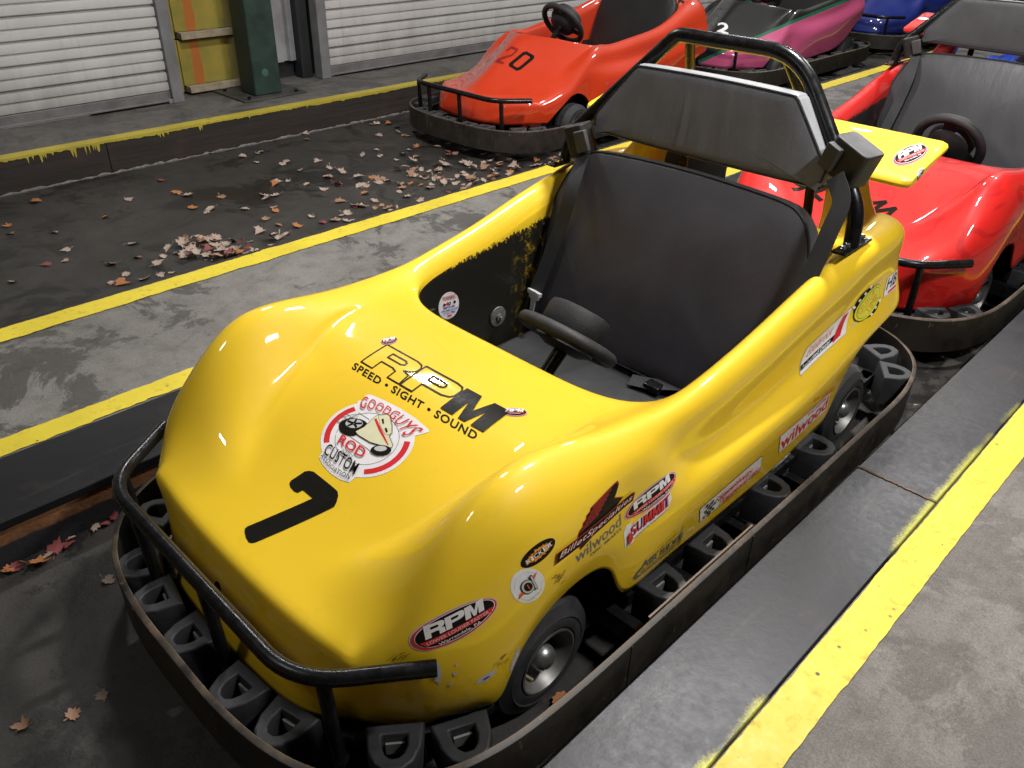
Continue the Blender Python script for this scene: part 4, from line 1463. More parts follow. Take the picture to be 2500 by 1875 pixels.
ART = {
    'banner': [(0.105,0.858),(0.144,0.901),(0.125,0.959),(0.143,0.996),(0.177,1.009),(0.362,1.02),(0.551,1.018),(0.778,0.989),(0.992,0.929),(0.995,0.903),(0.914,0.797),(0.825,0.717),(0.551,0.809),(0.198,0.777),(0.122,0.832)],
    'shield': [(0.204,0.109),(0.214,0.027),(0.313,-0.027),(0.444,-0.065),(0.582,-0.071),(0.682,-0.047),(0.688,-0.013),(0.697,0.043),(0.455,0.099)],
    'gtop': [(0.119,0.95),(0.351,0.971),(0.617,0.962),(0.957,0.902)],
    'gbot': [(0.192,0.78),(0.385,0.853),(0.594,0.836),(0.823,0.719)],
    'rod': [(0.274,0.278),(0.626,0.258),(0.253,0.399)],
    'and': [(0.377,0.208),(0.53,0.198),(0.369,0.25)],
    'custom': [(0.233,0.085),(0.677,0.049),(0.199,0.231)],
    'abot': [(0.228,0.045),(0.375,-0.015),(0.518,-0.037),(0.667,-0.027)],
    'atop': [(0.228,0.087),(0.374,0.039),(0.506,0.02),(0.653,0.034)],
    'body': [(0.352,0.503),(0.394,0.599),(0.406,0.751),(0.419,0.808),(0.495,0.874),(0.545,0.861),(0.635,0.769),(0.692,0.689),(0.682,0.646),(0.793,0.563),(0.799,0.534),(0.764,0.515),(0.566,0.475),(0.402,0.484)],
    'stripe': [(0.421,0.742),(0.433,0.765),(0.59,0.658),(0.761,0.542),(0.751,0.534),(0.558,0.642)],
    'win1': [(0.488,0.784),(0.502,0.802),(0.547,0.751),(0.538,0.734)],
    'win2': [(0.59,0.7),(0.603,0.717),(0.646,0.683),(0.64,0.659)],
    'roof': [(0.428,0.806),(0.498,0.869),(0.544,0.856),(0.63,0.767),(0.687,0.686),(0.677,0.652),(0.642,0.635),(0.529,0.703)],
    'lines': [[(0.218,0.73),(0.371,0.715)],[(0.321,0.424),(0.746,0.371)],[(0.093,0.549),(0.153,0.648),(0.23,0.713)],[(0.112,0.482),(0.141,0.58),(0.245,0.682)],[(0.087,0.61),(0.168,0.587)],[(0.115,0.647),(0.212,0.633)],[(0.071,0.517),(0.152,0.503)]],
    'tyre1': [(0.412,0.638),(0.423,0.615),(0.424,0.587),(0.416,0.557),(0.398,0.527),(0.371,0.498),(0.339,0.474),(0.302,0.455),(0.264,0.443),(0.227,0.438),(0.193,0.441),(0.165,0.452),(0.145,0.47),(0.134,0.494),(0.132,0.522),(0.141,0.552),(0.159,0.582),(0.185,0.611),(0.218,0.635),(0.254,0.654),(0.293,0.666),(0.33,0.671),(0.364,0.668),(0.392,0.656)],
    'tyre1b': [(0.367,0.536),(0.383,0.519),(0.389,0.498),(0.384,0.476),(0.369,0.453),(0.345,0.434),(0.315,0.419),(0.281,0.41),(0.246,0.408),(0.215,0.413),(0.191,0.425),(0.174,0.442),(0.168,0.463),(0.173,0.486),(0.188,0.508),(0.212,0.527),(0.243,0.542),(0.277,0.551),(0.311,0.553),(0.342,0.548)],
    'rim1': [(0.35,0.632),(0.357,0.614),(0.356,0.593),(0.347,0.571),(0.33,0.55),(0.307,0.532),(0.28,0.519),(0.253,0.512),(0.227,0.512),(0.205,0.518),(0.19,0.531),(0.182,0.549),(0.183,0.57),(0.193,0.592),(0.21,0.613),(0.233,0.631),(0.259,0.644),(0.287,0.651),(0.313,0.651),(0.335,0.645)],
    'tyre2': [(0.82,0.505),(0.828,0.486),(0.826,0.463),(0.814,0.439),(0.794,0.415),(0.768,0.395),(0.737,0.379),(0.706,0.371),(0.677,0.37),(0.653,0.376),(0.636,0.39),(0.628,0.409),(0.63,0.432),(0.642,0.457),(0.662,0.48),(0.688,0.501),(0.719,0.516),(0.75,0.524),(0.779,0.526),(0.803,0.519)],
    'rim2': [(0.77,0.497),(0.773,0.483),(0.768,0.467),(0.755,0.449),(0.735,0.433),(0.712,0.422),(0.689,0.417),(0.67,0.418),(0.657,0.426),(0.654,0.44),(0.659,0.457),(0.672,0.474),(0.692,0.49),(0.715,0.501),(0.738,0.507),(0.757,0.505)],
    'seven': [(0.123,1.722),(0.2,1.628),(0.292,1.479),(0.554,0.946),(0.822,0.395),(0.899,0.233),(0.949,0.079),(0.975,-0.073),(0.972,-0.158),(0.917,-0.121),(0.42,0.246),(-0.031,0.575),(-0.09,0.64),(-0.15,0.739),(-0.242,0.949),(-0.328,1.178),(-0.357,1.281),(-0.333,1.294),(0.088,0.984),(0.509,0.659),(0.266,1.156),(0.2,1.199),(0.121,1.336),(0.016,1.564),(-0.042,1.719),(-0.042,1.779)],
    'redR': [[(0.087,0.372),(0.202,0.747)],[(-0.011,0.635),(0.537,0.888)],[(0.176,0.724),(0.703,0.478)],[(0.537,0.888),(0.452,0.664)]],
    'redM': [[(0.115,0.496),(0.397,0.781),(0.25,0.375)],[(0.303,0.319),(0.703,0.769),(0.553,0.144)]],
}
def ink(name, col, rough=0.35):
    return plain("ink " + name, col, 0.32, vary=0.06, scale=30, coat=0.0, spec=0.22 if sum(col) > .1 else 0.06)
K_BLACK = ink("black", (0.012, 0.011, 0.009), 0.4)
K_WHITE = ink("white", (0.74, 0.72, 0.72))
K_RED = ink("red", (0.60, 0.030, 0.035))
K_DRED = ink("dark red", (0.24, 0.018, 0.015))
K_GREY = ink("grey", (0.16, 0.16, 0.15))
K_SILV = ink("silver", (0.48, 0.48, 0.47))
K_CREAM = ink("cream", (0.66, 0.64, 0.42))
K_BLUE = ink("blue", (0.06, 0.05, 0.32))
K_ORNG = ink("orange", (0.75, 0.28, 0.02))
K_RORNG = ink("red orange", (0.65, 0.10, 0.03))
K_LIME = ink("lime", (0.62, 0.60, 0.05))
K_PINK = ink("pale pink", (0.72, 0.45, 0.46))
K_FADE = ink("faded red", (0.72, 0.28, 0.03))
K_CHIP = ink("bare primer", (0.52, 0.52, 0.58), 0.6)
K_SCUFF = ink("scuff", (0.10, 0.065, 0.008), 0.6)

def fill2d(loops):
    """triangles of a flat shape with holes"""
    cu = bpy.data.curves.new("tmp", 'CURVE')
    cu.dimensions = '2D'
    cu.fill_mode = 'BOTH'
    for lp in loops:
        sp = cu.splines.new('POLY')
        sp.points.add(len(lp) - 1)
        for p, q in zip(sp.points, lp):
            p.co = (q[0], q[1], 0, 1)
        sp.use_cyclic_u = True
    return _curve_tris(cu)

def _curve_tris(cu):
    o = bpy.data.objects.new("tmp", cu)
    me = o.to_mesh()
    vs = [(v.co.x, v.co.y) for v in me.vertices]
    fs = [tuple(p.vertices) for p in me.polygons]
    o.to_mesh_clear()
    bpy.data.objects.remove(o)
    bpy.data.curves.remove(cu)
    return vs, fs

def text2d(txt, box, weight=0.0, shear=0.0, spacing=1.0):
    """letters stretched into box = (x0, y0, x1, y1)"""
    cu = bpy.data.curves.new("tmp", 'FONT')
    cu.body = txt
    cu.offset = weight
    cu.shear = shear
    cu.space_character = spacing
    cu.resolution_u = 3
    vs, fs = _curve_tris(cu)
    x0, x1 = min(v[0] for v in vs), max(v[0] for v in vs)
    y0, y1 = min(v[1] for v in vs), max(v[1] for v in vs)
    return [(box[0] + (v[0] - x0) / (x1 - x0) * (box[2] - box[0]), box[1] + (v[1] - y0) / (y1 - y0) * (box[3] - box[1])) for v in vs], fs

def warp(shape, fn):
    return [fn(*v) for v in shape[0]], shape[1]

def affine(O, X, Y):
    return lambda a, b: (O[0] + (X[0] - O[0]) * a + (Y[0] - O[0]) * b, O[1] + (X[1] - O[1]) * a + (Y[1] - O[1]) * b)

def stroke(pts, w, asp=1.0):
    """polyline of width w; asp = real width / height of the drawing area"""
    vs, fs = [], []
    for a, b in zip(pts[:-1], pts[1:]):
        dx, dy = (b[0] - a[0]) * asp, b[1] - a[1]
        L = math.hypot(dx, dy) or 1
        nx, ny = -dy / L * w / 2, dx / L * w / 2
        ex, ey = dx / L * w * .25, dy / L * w * .25
        o = len(vs)
        vs += [(a[0] + (nx - ex) / asp, a[1] + ny - ey), (a[0] + (-nx - ex) / asp, a[1] - ny - ey), (b[0] + (-nx + ex) / asp, b[1] - ny + ey), (b[0] + (nx + ex) / asp, b[1] + ny + ey)]
        fs.append((o, o + 1, o + 2, o + 3))
    return vs, fs

def oval(cx=.5, cy=.5, rx=.5, ry=.5, n=48, a0=0, a1=360):
    return [(cx + rx * math.cos(R(a0 + (a1 - a0) * k / n)), cy + ry * math.sin(R(a0 + (a1 - a0) * k / n))) for k in range(n + (a1 - a0 < 360))]

def sector(r0, r1, a0, a1, n=30, c=(.5, .5)):
    return fill2d([oval(c[0], c[1], r1, r1, n, a0, a1) + oval(c[0], c[1], r0, r0, n, a0, a1)[::-1]])

_BVH = {}
def surface_of(body):
    if body.name not in _BVH:
        me = body.data
        _BVH[body.name] = BVHTree.FromPolygons([v.co.copy() for v in me.vertices], [tuple(p.vertices) for p in me.polygons])
    return _BVH[body.name]

def sticker(kart, body, key, layers, label=None, name="sticker", lift=0.0007, step=0.00035, xs=1.0):
    """layers: (shape, material); every vertex is laid on the curved body"""
    O, X, Y, N = (Vector(v) for v in STICK[key])
    X = X * xs
    tree = surface_of(body)
    bm = bmesh.new()
    mats = []
    for li, (shape, mat) in enumerate(layers):
        vs, fs = shape
        if mat not in mats:
            mats.append(mat)
        mi = mats.index(mat)
        bl = bmesh.new()
        bv = [bl.verts.new((v[0] * X.length, v[1] * Y.length, 0)) for v in vs]
        for f in fs:
            try:
                bl.faces.new([bv[i] for i in f])
            except ValueError:
                pass
        bmesh.ops.triangulate(bl, faces=[f for f in bl.faces if len(f.verts) > 4])
        for it in range(4):
            lg = [e for e in bl.edges if e.calc_length() > 0.016]
            if not lg:
                break
            bmesh.ops.subdivide_edges(bl, edges=lg, cuts=1)
            bmesh.ops.triangulate(bl, faces=[f for f in bl.faces if len(f.verts) > 4])
        mp = {}
        for v in bl.verts:
            p = O + X * (v.co.x / X.length) + Y * (v.co.y / Y.length)
            h, n, i, d = tree.ray_cast(p + N * .06, -N, .16)
            if h is None:
                h, n, i, d = tree.find_nearest(p)
            if n.dot(N) < 0:
                n = -n
            mp[v] = bm.verts.new(h + n * (lift + li * step))
        for f in bl.faces:
            try:
                nf = bm.faces.new([mp[v] for v in f.verts])
            except ValueError:
                continue
            nf.material_index = mi
            nf.smooth = True
        bl.free()
    bmesh.ops.recalc_face_normals(bm, faces=bm.faces)
    me = bpy.data.meshes.new(name)
    bm.to_mesh(me)
    bm.free()
    for m in mats:
        me.materials.append(m)
    # keep every face looking outwards
    if me.polygons and sum(p.normal.dot(N) for p in me.polygons) < 0:
        me.flip_normals()
    o = bpy.data.objects.new(name, me)
    COL.objects.link(o)
    o.parent = kart
    if label:
        o["label"] = label
    return o

YK, YB = yellow, ybody
def put(loop, box):
    return [(box[0] + x * (box[2] - box[0]), box[1] + y * (box[3] - box[1])) for x, y in loop]
M_UNIT = [(0, 0), (0, 1), (.30, 1), (.5, .45), (.70, 1), (1, 1), (1, 0), (.76, 0), (.76, .58), (.58, .1), (.42, .1), (.24, .58), (.24, 0)]
def word(txt, box, weight, shear, mat, gap=.12):
    out = []
    n = sum(.55 if c == 'I' else 1.25 if c == 'M' else 1 for c in txt) + gap * (len(txt) - 1)
    u = (box[2] - box[0]) / n
    x = box[0]
    for c in txt:
        w = u * (.55 if c == 'I' else 1.25 if c == 'M' else 1)
        bx = (x, box[1], x + w, box[3])
        sh = fill2d([put(M_UNIT, bx)]) if c == 'M' else text2d(c, bx, weight)
        out.append(([(p[0] + shear * u * (p[1] - box[1]) / (box[3] - box[1]), p[1]) for p in sh[0]], sh[1]))
        x += w + u * gap
    return [(q, mat) for q in out]
sticker(YK, YB, "seven", [(fill2d([ART['seven']]), K_BLACK)], name="number")

# big three-letter mark on the hood: outlined R and P, solid M
def outl(loop, w, asp):
    return stroke(loop + [loop[0]], w, asp)
A5 = .420 / .083
Ro = [(0, 0), (.0, 1), (.27, 1), (.315, .95), (.335, .84), (.335, .68), (.315, .55), (.27, .47), (.325, .40), (.335, 0), (.235, 0), (.235, .30), (.20, .36), (.10, .36), (.10, 0)]
Rc = [(.10, .60), (.215, .60), (.236, .66), (.236, .74), (.215, .80), (.10, .80)]
Po = [(.345, 0), (.345, 1), (.60, 1), (.65, .95), (.668, .84), (.668, .56), (.65, .45), (.60, .38), (.445, .38), (.445, 0)]
Pc = [(.445, .60), (.55, .60), (.57, .66), (.57, .74), (.55, .80), (.445, .80)]
Mo = [(.675, 0), (.675, 1), (.79, 1), (.838, .42), (.885, 1), (1.0, 1), (1.0, 0), (.905, 0), (.905, .62), (.862, 0), (.812, 0), (.770, .62), (.770, 0)]
sticker(YK, YB, "rpm_big", [(outl(q, .055, A5), K_BLACK) for q in (Ro, Rc, Po, Pc)] + [(fill2d([Mo]), K_BLACK)], name="lettering")
sticker(YK, YB, "speed", [(text2d("SPEED \u2022 SIGHT \u2022 SOUND", (0, 0, 1, 1), .026, 0, 1.12), K_BLACK)], name="lettering")

def oval_mark(small=False):
    L = [(fill2d([oval()]), K_SILV), (fill2d([oval(.505, .5, .485, .47)]), K_RED), (fill2d([oval(.515, .52, .455, .43)]), K_WHITE), (fill2d([oval(.515, .525, .445, .41)]), K_BLACK)]
    for loops in ([Ro, Rc], [Po, Pc], [Mo]):
        L.append((fill2d([[(x + .10 * (y - .5), y) for x, y in put(lp, (.17, .50, .84, .86))] for lp in loops]), K_WHITE))
    if not small:
        band = [(.15, .31), (.90, .31), (.93, .46), (.10, .46)]
        L += [(fill2d([band]), K_RED), (text2d("LOWER LOUDER FASTER", (.165, .335, .875, .435), .012), K_PINK), (text2d("Warrendale, PA", (.27, .17, .76, .275), .012), K_WHITE)]
    else:
        L += [(fill2d([[(.15, .36), (.88, .36), (.88, .44), (.15, .44)]]), K_RED), (fill2d([[(.28, .24), (.74, .24), (.74, .29), (.28, .29)]]), K_SILV)]
    return L
sticker(YK, YB, "oval_nose", oval_mark())
sticker(YK, YB, "oval_side", oval_mark())
sticker(YK, YB, "oval_a", oval_mark(True))
sticker(YK, YB, "oval_b", oval_mark(True))
wing_obj = [c for c in yellow.children if c.name.startswith("wing")][0]
sticker(YK, wing_obj, "oval_wing", oval_mark(), lift=0.0012)
sticker(YK, wing_obj, "oval_tip", [(fill2d([oval(n=24)]), K_SILV), (fill2d([oval(.5, .5, .42, .40, 24)]), K_GREY), (text2d("RPM", (.18, .34, .82, .68), .03, .2), K_SILV)], lift=0.0012)

# round hot-rod emblem
def em():
    L = [(fill2d([oval(n=64)]), K_WHITE), (fill2d([ART['banner']]), K_WHITE), (fill2d([ART['shield']]), K_WHITE)]
    L += [(sector(.402, .465, 144.5, 220), K_RED), (sector(.398, .460, -57, 26), K_RED)]
    L += [(sector(.338, .343, 205 - 360, 60, 40), K_GREY), (sector(.338, .343, 60, 200, 40), K_GREY)]
    def car(key, mat):
        L.append((fill2d([ART[key]]), mat))
    for l in ART['lines']:
        L.append((stroke(l, .006, 1.28), K_GREY))
    car('tyre1', K_BLACK); car('tyre1b', K_BLACK); car('rim1', K_SILV)
    cx = sum(p[0] for p in ART['rim1']) / len(ART['rim1']); cy = sum(p[1] for p in ART['rim1']) / len(ART['rim1'])
    for k in range(0, 20, 4):
        q = ART['rim1'][k]
        L.append((stroke([(cx + (q[0] - cx) * .15, cy + (q[1] - cy) * .15), (cx + (q[0] - cx) * .85, cy + (q[1] - cy) * .85)], .028, 1.28), K_BLACK))
    L.append((stroke(ART['body'] + [ART['body'][0]], .014, 1.28), K_BLACK))
    car('body', K_CREAM)
    L.append((stroke(ART['roof'] + [ART['roof'][0]], .005, 1.28), K_GREY))
    car('stripe', K_RED); car('win1', K_BLACK); car('win2', K_BLACK); car('tyre2', K_BLACK); car('rim2', K_SILV)
    L.append((warp(text2d("ROD", (0, 0, 1, 1), .015), affine(*ART['rod'])), K_RED))
    L.append((warp(text2d("AND", (0, 0, 1, 1)), affine(*ART['and'])), K_GREY))
    L.append((warp(text2d("CUSTOM", (0, 0, 1, 1), .008, 0, 1.05), affine(*ART['custom'])), K_BLACK))
    def curve_pair(bot, top):
        B, T = [Vector((*p, 0)) for p in bot], [Vector((*p, 0)) for p in top]
        cb, ct = catmull(B, 10), catmull(T, 10)
        def f(a, b):
            x = a * (len(cb) - 1)
            i = min(int(x), len(cb) - 2)
            p = cb[i].lerp(cb[i + 1], x - i)
            q = ct[i].lerp(ct[i + 1], x - i)
            r = p.lerp(q, b)
            return (r.x, r.y)
        return f
    L.append((warp(text2d("GOODGUYS", (0, 0, 1, 1), .004, 0, 1.1), curve_pair(ART['gbot'], ART['gtop'])), K_RED))
    L.append((warp(text2d("ASSOCIATION", (0, .05, 1, 1), .004, 0, 1.1), curve_pair(ART['abot'], ART['atop'])), K_BLACK))
    return L
sticker(YK, YB, "emblem", em(), label="round white hot-rod emblem", step=0.0001)

rnd = random.Random(11)
def burst(n, r0, r1, sq=.8):
    return [(.5 + (r1 if k % 2 else r0) * rnd.uniform(.8, 1.1) * math.cos(2 * math.pi * k / n), .5 + sq * (r1 if k % 2 else r0) * rnd.uniform(.8, 1.1) * math.sin(2 * math.pi * k / n)) for k in range(n)]
sticker(YK, YB, "kicker", [(fill2d([oval()]), K_BLACK), (fill2d([burst(34, .30, .43)]), K_ORNG), (fill2d([burst(20, .16, .26)]), K_BLACK),
                           ] + word("KICKER", (.12, .41, .86, .63), .012, .2, K_WHITE, .16))
sticker(YK, YB, "dial", [(fill2d([oval()]), K_WHITE), (sector(.395, .402, 20, 160), K_SILV), (sector(.395, .402, 200, 340), K_SILV),
                         (fill2d([[(.06, .36), (.44, .42), (.40, .54), (.16, .47)]]), K_RORNG), (fill2d([[(.94, .72), (.60, .50), (.56, .62), (.80, .70)]]), K_RORNG),
                         (fill2d([oval(.47, .52, .205, .205)]), K_BLACK), (fill2d([oval(.47, .52, .185, .185)]), K_SILV), (fill2d([oval(.47, .52, .125, .125)]), K_BLACK),
                         (fill2d([[(.60, .33), (.68, .30), (.74, .74), (.66, .78)]]), K_BLACK), (fill2d([[(.615, .35), (.67, .33), (.725, .72), (.67, .74)]]), K_SILV),
                         (stroke([(.47, .46), (.47, .60)], .03), K_RORNG), (text2d("Classic Instruments", (.28, .17, .74, .225), 0, .2), K_SILV)])
ban = [(-.02, -.15), (.0, 1.05), (.30, 1.10), (.34, 1.45), (.78, 1.3), (.82, 1.0), (1.0, .95), (1.01, .0), (.86, -.10), (.30, -.9), (.24, -.25)]
flame = [(.235, 1.1), (.25, 1.7), (.29, 1.9), (.29, 2.3), (.33, 2.5), (.33, 2.9), (.38, 3.1), (.38, 3.4), (.66, 4.0), (.745, 4.1), (.77, 3.6), (.745, 2.8), (.72, 2.3), (.86, 1.4), (.70, .5), (.30, -.95), (.27, -.2)]
L = [(fill2d([flame]), K_DRED), (fill2d([[(.5 + (x - .5) * .95, 1.2 + (y - 1.2) * .94) for x, y in flame]]), K_BLACK)]
for k in range(6):
    y = 1.35 + .36 * k
    L.append((fill2d([[(.25 + .028 * k, y), (.50 + .03 * k, y + .55), (.495 + .03 * k, y + .75), (.26 + .028 * k, y + .24)]]), K_DRED))
L += [(fill2d([[(-.02, -.18), (-.01, 1.12), (.30, 1.18), (.98, 1.12), (1.02, .9), (1.01, -.1), (.30, -.15)]]), K_DRED), (fill2d([[(-.008, -.1), (0, 1.02), (.98, 1.02), (1.0, .85), (.995, -.02)]]), K_BLACK),
      (text2d("BilletSpecialties", (.02, .05, .985, .95), .010, .25, 1.05), K_PINK)]
sticker(YK, YB, "billet", L)
sticker(YK, YB, "wil_grey", [(text2d("wilwood", (0, 0, 1, 1), .012, .05), K_GREY), (text2d("DISC BRAKES", (.30, -.42, .98, -.12), .015, 0, 1.15), K_GREY)])
plate = [(-.02, -.28), (-.02, .95), (.06, 1.25), (.17, 1.15), (.17, .88), (.84, .92), (.84, 1.28), (1.02, 1.28), (1.02, .3), (.90, -.05), (.20, -.12), (.14, -.32)]
sticker(YK, YB, "summit", [(fill2d([plate]), K_WHITE), ] + word("SUMMIT", (.10, .14, .93, .84), .03, .25, K_BLUE) + word("SUMMIT", (.115, .18, .945, .90), .0, .25, K_RED) + [
                           (fill2d([[(.03, -.12), (.13, .10), (.12, .75), (.04, .6)]]), K_RED), (text2d("RACING EQUIPMENT", (.20, -.02, .88, .10), .012), K_BLUE)])
sw = [(.10, -.10), (-.05, -.22), (-.10, .05), (.02, .45), (.25, .80), (.60, 1.10), (.90, 1.22), (.91, 1.18), (.61, 1.05), (.28, .74), (.08, .40), (-.02, .10), (.02, -.03), (.12, -.04), (.50, .02), (.90, .30), (.91, .26), (.52, -.05)]
sticker(YK, YB, "airride", [(fill2d([sw]), K_GREY), (text2d("AIR RIDE", (.06, .36, .93, .86), .015, .1), K_GREY), (fill2d([[(.05, .27), (.93, .30), (.93, .33), (.05, .30)]]), K_GREY),
                            (text2d("TECHNOLOGIES", (.04, .02, .93, .22), .006), K_GREY), (fill2d([[(.955, .02), (.985, .02), (.985, .45), (1.01, .45), (1.01, .95), (.985, .95), (.985, 1.45), (.965, 1.45), (.965, .95), (.935, .95), (.935, .45), (.955, .45)]]), K_GREY)])
rr = [(.5 + x, .5 + y / .27 * .98) for x, y in rounded_rect(1.0, .27, .03)]
def sq(k, x0=.05, w=.155):
    return [(x0 + w * (.20 + .5 * k / 3), .16), (x0 + w * (.20 + .5 * k / 3) + .022, .16), (x0 + w * (.34 + .5 * k / 3) + .022, .30), (x0 + w * (.34 + .5 * k / 3), .30)]
def chk():
    out = []
    for i in range(4):
        for j in range(5):
            if (i + j) % 2 == 0:
                x, y = .045 + .036 * i + .010 * j, .10 + .16 * j
                w = .010 * math.sin(j * 1.4)
                out.append((fill2d([[(x + w, y), (x + .036 + w, y), (x + .046 - w, y + .16), (x + .010 - w, y + .16)]]), K_BLACK))
    return out
sticker(YK, YB, "speedway", [(fill2d([rr]), K_BLACK), (fill2d([[(.5 + (x - .5) * .985, .5 + (y - .5) * .93) for x, y in rr]]), K_WHITE)] + chk() +
        [(text2d("Speedway", (.26, .46, .83, .90), .012, .25), K_RED), (text2d("Engineering", (.32, .08, .97, .52), .012, .25), K_RED), (fill2d([[(.33, .07), (.58, .07), (.585, .10), (.335, .10)]]), K_RED)])
rq = [(0, 0), (1, 0), (1, 1), (0, 1)]
sticker(YK, YB, "wil_red", [(fill2d([rq]), K_RED), (fill2d([[(.5 + (x - .5) * .985, .5 + (y - .5) * .94) for x, y in rq]]), K_WHITE),
                            (text2d("wilwood", (.025, .10, .975, .80), .022, .05), K_RED), (text2d("DISC BRAKES", (.52, .78, .90, .90), .02, 0, 1.15), K_RED)], xs=1.12)
# the ghost of a peeled sticker: only broken strokes are left
L = []
x = 0.0
while x < 1.0:
    h = rnd.uniform(.35, .9)
    L.append((stroke([(x, rnd.uniform(0, .2)), (x + .03, h), (x + .045, rnd.uniform(.1, .4))], .09, 8), K_FADE))
    x += rnd.uniform(.045, .08)
L.append((stroke([(.0, .02), (.55, .06), (1.0, .0)], .05, 8), K_FADE))
sticker(YK, YB, "faint", L)
sticker(YK, YB, "dealer", [(fill2d([rq]), K_GREY), (fill2d([[(.5 + (x - .5) * .988, .5 + (y - .5) * .96) for x, y in rq]]), K_WHITE),
                           (text2d("Edelbrock", (.10, .50, .66, .84), -.004, .35), K_RED), (fill2d([[(.01, .16), (.72, .16), (.76, .36), (.01, .36)]]), K_BLACK), (text2d("Authorized Dealer", (.03, .19, .66, .34), .015, .2), K_WHITE)] +
        [(fill2d([[(.70 + .05 * k, .10 + .02 * k), (.76 + .05 * k, .10 + .02 * k), (.86 + .035 * k, .92), (.82 + .035 * k, .92)]]), K_RED) for k in range(3)])
wingd = [(-.30, .38), (.0, .46), (.02, .56)]
L = [(fill2d([[(-.28, .44), (.03, .38), (.04, .50)]]), K_SILV), (fill2d([[(1.26, .62), (.97, .54), (.96, .66)]]), K_SILV)]
L += [(fill2d([oval(.5, .5, .44, .62, 48)]), K_BLACK)]
for k in range(7):
    L.append((fill2d([[(.20 + .1 * k - .02, -.05 if k % 2 else .9), (.20 + .1 * k + .05, -.05 if k % 2 else .9), (.20 + .1 * k + .05, .10 if k % 2 else 1.05), (.20 + .1 * k - .02, .10 if k % 2 else 1.05)]]), K_WHITE))
L += [(fill2d([oval(.5, .5, .52, .455)]), K_BLACK), (fill2d([oval(.5, .5, .51, .44)]), K_LIME), (fill2d([oval(.5, .5, .45, .365)]), K_BLACK), (fill2d([oval(.5, .5, .44, .35)]), K_LIME),
      (text2d("QUICK", (.14, .50, .86, .76), .0, .15), K_FADE), (text2d("TIME", (.28, .22, .78, .47), .0, .15), K_FADE)]
sticker(YK, YB, "quick", L)
sticker(YK, YB, "hb", [(fill2d([rq]), K_GREY), (fill2d([[(.5 + (x - .5) * .96, .5 + (y - .5) * .95) for x, y in rq]]), K_WHITE), (text2d("HB", (.10, .32, .92, .90), .015, .1), K_BLACK), (fill2d([[(.3, .08), (.95, .08), (.95, .24), (.3, .2)]]), K_RED)])
L = [(fill2d([oval()]), K_WHITE), (sector(.465, .475, 0, 359, 60), K_PINK), (text2d("WARNING", (.20, .72, .82, .88), .02, .1), K_PINK), (text2d("WARNING", (.20, .72, .82, .88), -.008, .1), K_RED),
     (fill2d([oval(.27, .57, .055, .055, 16)]), K_BLACK), (fill2d([oval(.53, .58, .065, .065, 16)]), K_BLACK), (fill2d([oval(.53, .58, .03, .03, 12)]), K_SILV), (fill2d([oval(.76, .60, .06, .06, 16)]), K_BLACK),
     (fill2d([[(.30, .58), (.40, .66), (.47, .62), (.46, .55), (.32, .54)]]), K_RED), (text2d("KEEP HANDS", (.24, .42, .78, .50), .02), K_BLUE), (text2d("AND ARMS IN KART", (.10, .32, .92, .40), .02), K_BLUE),
     (text2d("AT ALL TIMES!", (.22, .22, .80, .30), .02), K_BLUE), (fill2d([[(.42, .12), (.62, .12), (.58, .18), (.38, .18)]]), K_RED), (fill2d([[(.32, .085), (.70, .085), (.70, .095), (.32, .095)]]), K_SILV)]
sticker(YK, YB, "warning", L, label="round white warning sticker inside the cockpit")

# wear: a drilled hole, primer showing through, scuffs
def blob(n=14, sd=1, jag=.35):
    q = random.Random(sd)
    return [(.5 + .5 * math.cos(2 * math.pi * k / n) * (1 - q.random() * jag), .5 + .5 * math.sin(2 * math.pi * k / n) * (1 - q.random() * jag)) for k in range(n)]
sticker(YK, YB, "nose_hole", [(fill2d([oval(n=20)]), K_BLACK)], name="hole")
sticker(YK, YB, "chip_bar", [(fill2d([blob(22, 3)]), K_CHIP), (fill2d([[(x * .4 + 1.9, y * .22 + .5) for x, y in blob(10, 4)]]), K_CHIP), (fill2d([[(x * .5 + 1.5, y * .15 + .1) for x, y in blob(10, 5)]]), K_CHIP),
                             (fill2d([[(x * .3 + 2.1, y * .1 + .95) for x, y in blob(8, 6)]]), K_CHIP), (fill2d([[(x * .5 + .2, y * .3 + .3) for x, y in blob(12, 8, .6)]]), K_SILV)], name="paint_chip")
sticker(YK, YB, "chip_arch", [(fill2d([blob(24, 9, .5)]), K_CHIP)], name="paint_chip")
sticker(YK, YB, "chip_small", [(fill2d([blob(16, 12, .45)]), K_CHIP), (fill2d([[(x * .4 + .25, y * .3 + .3) for x, y in blob(9, 13, .5)]]), K_BLUE)], name="paint_chip")
for key, sd in (("scuff", 1), ("scuff2", 2), ("scuff3", 3)):
    q = random.Random(sd)
    L = []
    for k in range(9):
        x, y = q.uniform(0, 1), q.uniform(0, 1)
        pts = [(x, y)]
        for j in range(4):
            x += q.uniform(-.02, .22); y += q.uniform(-.08, .16)
            pts.append((x, y))
        L.append((stroke(pts, q.uniform(.02, .06)), K_SCUFF))
    sticker(YK, YB, key, L, name="scuff")

